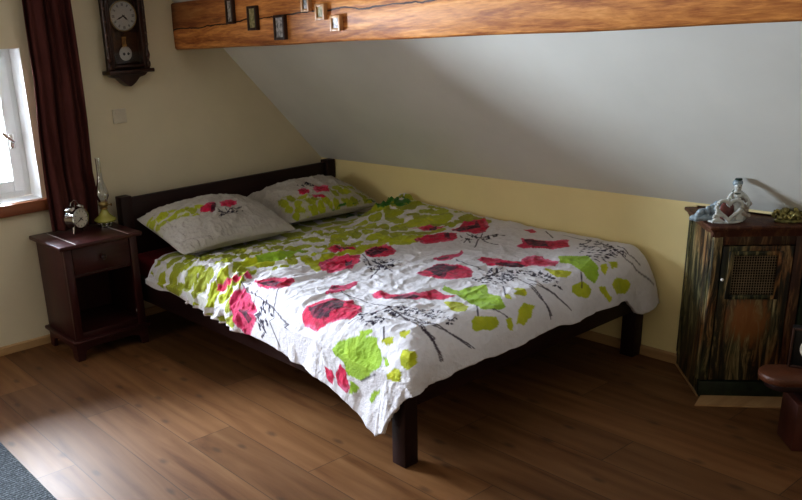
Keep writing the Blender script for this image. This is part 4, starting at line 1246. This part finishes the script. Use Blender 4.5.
hand((0, 0, s * .5), math.radians(246), .027, .0014, -.0070).build('minute_hand', M['ink'], db)

# ------------------------------------------------------------------ porcelain figurine
def skin(name, verts, edges, radii, mat, parent, sub=2, root=0):
    me = bpy.data.meshes.new(name); me.from_pydata(verts, edges, []); me.update()
    o = bpy.data.objects.new(name, me); C.objects.link(o)
    sk = o.modifiers.new('skin', 'SKIN')
    for i, r_ in enumerate(radii):
        v = me.skin_vertices[0].data[i]
        v.radius = (r_, r_) if not isinstance(r_, tuple) else r_
        v.use_root = (i == root)
    ss = o.modifiers.new('sub', 'SUBSURF'); ss.levels = sub; ss.render_levels = sub
    me.materials.append(mat); me.shade_smooth()
    if parent: o.parent = parent
    return o
TOPZ = CH + .0145
FG = Vector((-.172, -2.548, TOPZ + .001))
fg = empty('figurine', FG, math.radians(-44)); fg.scale = (1.08, 1.0, 1.08)
tag(fg, 'pale porcelain figurine of seated lady behind an open heart', 'figurine')
# local: x = to the right along the cabinet front, y = away, z up
# seated lady: one continuous surface
bv = [(0.012, .020, .030), (.010, .018, .058), (.008, .016, .082), (.008, .015, .098), (.008, .014, .106), (.006, .012, .122), (.006, .012, .134),
      (-.014, .014, .090), (-.026, .004, .070), (-.020, -.008, .056),
      (.032, .012, .088), (.042, -.002, .068), (.036, -.012, .052)]
bv = [(x + .006, y - .012, z) for x, y, z in bv]
be = [(0, 1), (1, 2), (2, 3), (3, 4), (4, 5), (5, 6), (3, 7), (7, 8), (8, 9), (3, 10), (10, 11), (11, 12)]
br = [.026, .020, .018, .015, .008, .0150, .011, .008, .0065, .005, .008, .0065, .005]
skin('lady_body', bv, be, br, M['porcelain'], fg)
MB().lathe([(.034, .0), (.037, .010), (.034, .026), (.028, .042), (.023, .054), (.019, .062)], 32, Matrix.Translation((.020, .024, .0))).fn(lambda c: (c[0] * 1.0 + .0025 * math.sin(c[0] * 240), c[1] + .0025 * math.sin(c[0] * 300), c[2])).build('skirt', M['porcelain'], fg)
MB().tube([(.013 + .014 * math.cos(a), .002 + .011 * math.sin(a), .1005 - .004 * math.sin(a) * -1) for a in [2 * PI * k / 24 for k in range(24)]], .0035, 8, True).build('collar', M['porc_dark'], fg)
g = MB(); g.ball((.012, .005, .132), .0158, 1, 1, .85); g.ball((.012, .008, .140), .007); g.build('hair', M['porc_blue'], fg)
MB().lathe([(.011, 0), (.0115, .004), (.009, .006), (0, .0065)], 16, Matrix.Translation((.012, .001, .1425))).build('cap', M['porc_dark'], fg)
g = MB(); 
for s_ in (-1, 1): g.ball((.012 + s_ * .0045, -.0155, .1255), .0015, n=8)
g.ball((.012, -.0155, .1195), .0016, 1.6, 1, .6, n=8); g.build('face_paint', M['porc_dark'], fg)
# open heart
def heart(t, s):
    x = 16 * math.sin(t) ** 3; z = 13 * math.cos(t) - 5 * math.cos(2 * t) - 2 * math.cos(3 * t) - math.cos(4 * t)
    return x * s, z * s
pts = []
for k in range(72):
    x, z = heart(2 * PI * k / 72, .00245)
    pts.append((x * 1.02 - .020, -.034 + .05 * 0, z + .051))
MB().tube(pts, [.0066] * 72, 12, True).build('heart_ring', M['porcelain'], fg)
g = MB(); g.ball((-.018, -.006, .044), .024, 1, .35, 1.2); g.ball((-.028, -.010, .018), .014, 1, .7, 1); g.build('drapery', M['porc_rose'], fg)
# cherub sitting at the left of the heart
CZ = .004
cv = [(-.060, -.040, .014), (-.060, -.040, .026), (-.060, -.041, .036), (-.060, -.042, .047), (-.048, -.048, .012), (-.040, -.054, .006), (-.072, -.050, .011), (-.078, -.056, .006), (-.050, -.046, .030), (-.042, -.046, .024), (-.070, -.046, .029), (-.074, -.050, .020)]
ce = [(0, 1), (1, 2), (2, 3), (0, 4), (4, 5), (0, 6), (6, 7), (1, 8), (8, 9), (1, 10), (10, 11)]
skin('cherub', [(x, y, z + CZ) for x, y, z in cv], ce, [.0105, .0095, .005, .0095, .006, .004, .006, .004, .0045, .0035, .0045, .0035], M['porcelain'], fg)
# reclining drapery and blossoms behind, to the left
g = MB()
rr = random.Random(4)
for k in range(30):
    t = k / 29
    x = -.030 - .078 * t; zt_ = .050 * (1 - t) ** .7 + .010
    g.ball((x + rr.uniform(-.006, .006), .030 + rr.uniform(-.012, .012), zt_ * rr.uniform(.45, 1)), rr.uniform(.009, .014), n=10)
g.ball((-.035, .028, .050), .016, 1, .8, 1); g.ball((-.075, .030, .012), .034, 1.4, .7, .42)
g.fn(lambda c: (c[0], c[1], max(c[2], .0015))).build('blossom_mound', M['porc_blue'], fg)
g = MB()
for k in range(9):
    a = -.6 + k * .32
    g.ball((.048 + .010 * math.sin(k * 2.2), .006 + .012 * math.cos(k * 1.7), .010 + .0085 * k), .0085, 1, .8, 1, n=10)
g.fn(lambda c: (c[0], c[1], max(c[2], .0015))).build('flower_garland', M['porc_pink'], fg)
g = MB(); g.lathe([(.038, 0), (.042, .003), (.040, .008), (0, .009)], 40, Matrix.Diagonal((1.35, .95, 1, 1)))
g.fn(lambda c: (c[0] - .015, c[1] + .004, c[2])).build('base', M['porcelain'], fg)

# small gilt ornament at the right end of the cabinet top
og = empty('ornament', (-.045, -2.700, TOPZ + .001), math.radians(-48)); og.scale = (1.15, 1.15, 1.35)
tag(og, 'small green and gold ornament on the cabinet beside figurine', 'ornament')
g = MB()
rr = random.Random(12)
for k in range(9):
    a = rr.uniform(0, 6.28); q = rr.uniform(.008, .026)
    M3 = Matrix.Translation((q * math.cos(a) * 1.5, q * math.sin(a), .012 + rr.uniform(0, .016)))
    rad = rr.uniform(.008, .014)
    pts = [tuple(M3 @ (Matrix.Rotation(rr.uniform(-1, 1), 4, 'X') @ Vector((rad * math.cos(t), rad * math.sin(t), .003 * math.sin(2 * t))))) for t in [2 * PI * j / 16 for j in range(16)]]
    pts = [(p[0], p[1], max(p[2], .0045)) for p in pts]
    g.tube(pts, .0042, 8, True)
for k in range(10):
    g.ball((rr.uniform(-.038, .038), rr.uniform(-.018, .018), rr.uniform(.009, .030)), rr.uniform(.006, .009), n=8)
g.lathe([(.040, 0), (.042, .004), (.036, .007), (0, .008)], 28, Matrix.Diagonal((1.1, .65, 1, 1)))
g.build('ornament_body', M['ornament'], og)

# ------------------------------------------------------------------ rug
g = MB(); g.box(-4.0, -2.468, -2.9, -.35, 0, .014, .006, seg=3)
tag(g.build('rug', M['rug']), 'dark grey woven rug at the lower left corner', 'rug')

# ------------------------------------------------------------------ lights
def area(name, loc_, target, sx, sy, power, col):
    l = bpy.data.lights.new(name, 'AREA'); l.shape = 'RECTANGLE'; l.size = sx; l.size_y = sy
    l.energy = power; l.color = col
    o = bpy.data.objects.new(name, l); C.objects.link(o); o.location = loc_
    o.rotation_euler = (Vector(target) - Vector(loc_)).to_track_quat('-Z', 'Y').to_euler()
    return o
WP = 245
area('daylight', ((WX0 + WX1) / 2, .23, (WZ0 + WZ1) / 2), ((WX0 + WX1) / 2, -1, (WZ0 + WZ1) / 2), .98, .76, WP, (.74, .86, 1.0))
area('room_fill', (-3.9, -5.2, 2.2), (-1.0, -1.2, .4), 1.6, 1.2, 5, (1.0, .88, .72))
area('west_fill', (-4.9, -.9, 1.35), (-1.4, -1.0, .6), .8, .9, 18, (.97, .96, .95))  # added soft light out of view, brightens the left side of the duvet
w = bpy.data.worlds.new('world'); bpy.context.scene.world = w; w.use_nodes = True
bg = w.node_tree.nodes['Background']; bg.inputs[0].default_value = (.85, .92, 1.0, 1); bg.inputs[1].default_value = 8.0

# ------------------------------------------------------------------ camera
cam = bpy.data.cameras.new('camera'); co = bpy.data.objects.new('camera', cam); C.objects.link(co)
F, U0, V0 = 818.57, 278.17, 307.33
cam.sensor_fit = 'HORIZONTAL'; cam.sensor_width = 36
cam.lens = F / 802 * 36
cam.shift_x = (401 - U0) / 802
cam.shift_y = (V0 - 250) / 802
yaw, pit, rol = .626669, .323125, -.064941
f = Vector((math.sin(yaw) * math.cos(pit), math.cos(yaw) * math.cos(pit), -math.sin(pit)))
r = Vector((math.cos(yaw), -math.sin(yaw), 0)); u = r.cross(f)
r2 = math.cos(rol) * r + math.sin(rol) * u; u2 = -math.sin(rol) * r + math.cos(rol) * u
co.matrix_world = Matrix(((r2.x, u2.x, -f.x, -3.24965), (r2.y, u2.y, -f.y, -3.93073), (r2.z, u2.z, -f.z, 1.44413), (0, 0, 0, 1)))
cam.clip_start = .05
sc = bpy.context.scene
sc.camera = co
sc.view_settings.view_transform = 'Standard'
sc.view_settings.look = 'None'
try: sc.view_settings.look = 'Medium High Contrast'
except Exception as ex: print('LOOK', ex)
sc.view_settings.exposure = .06
sc.cycles.use_denoising = True
sc.cycles.max_bounces = 8; sc.cycles.diffuse_bounces = 5
sc.cycles.sample_clamp_indirect = 6
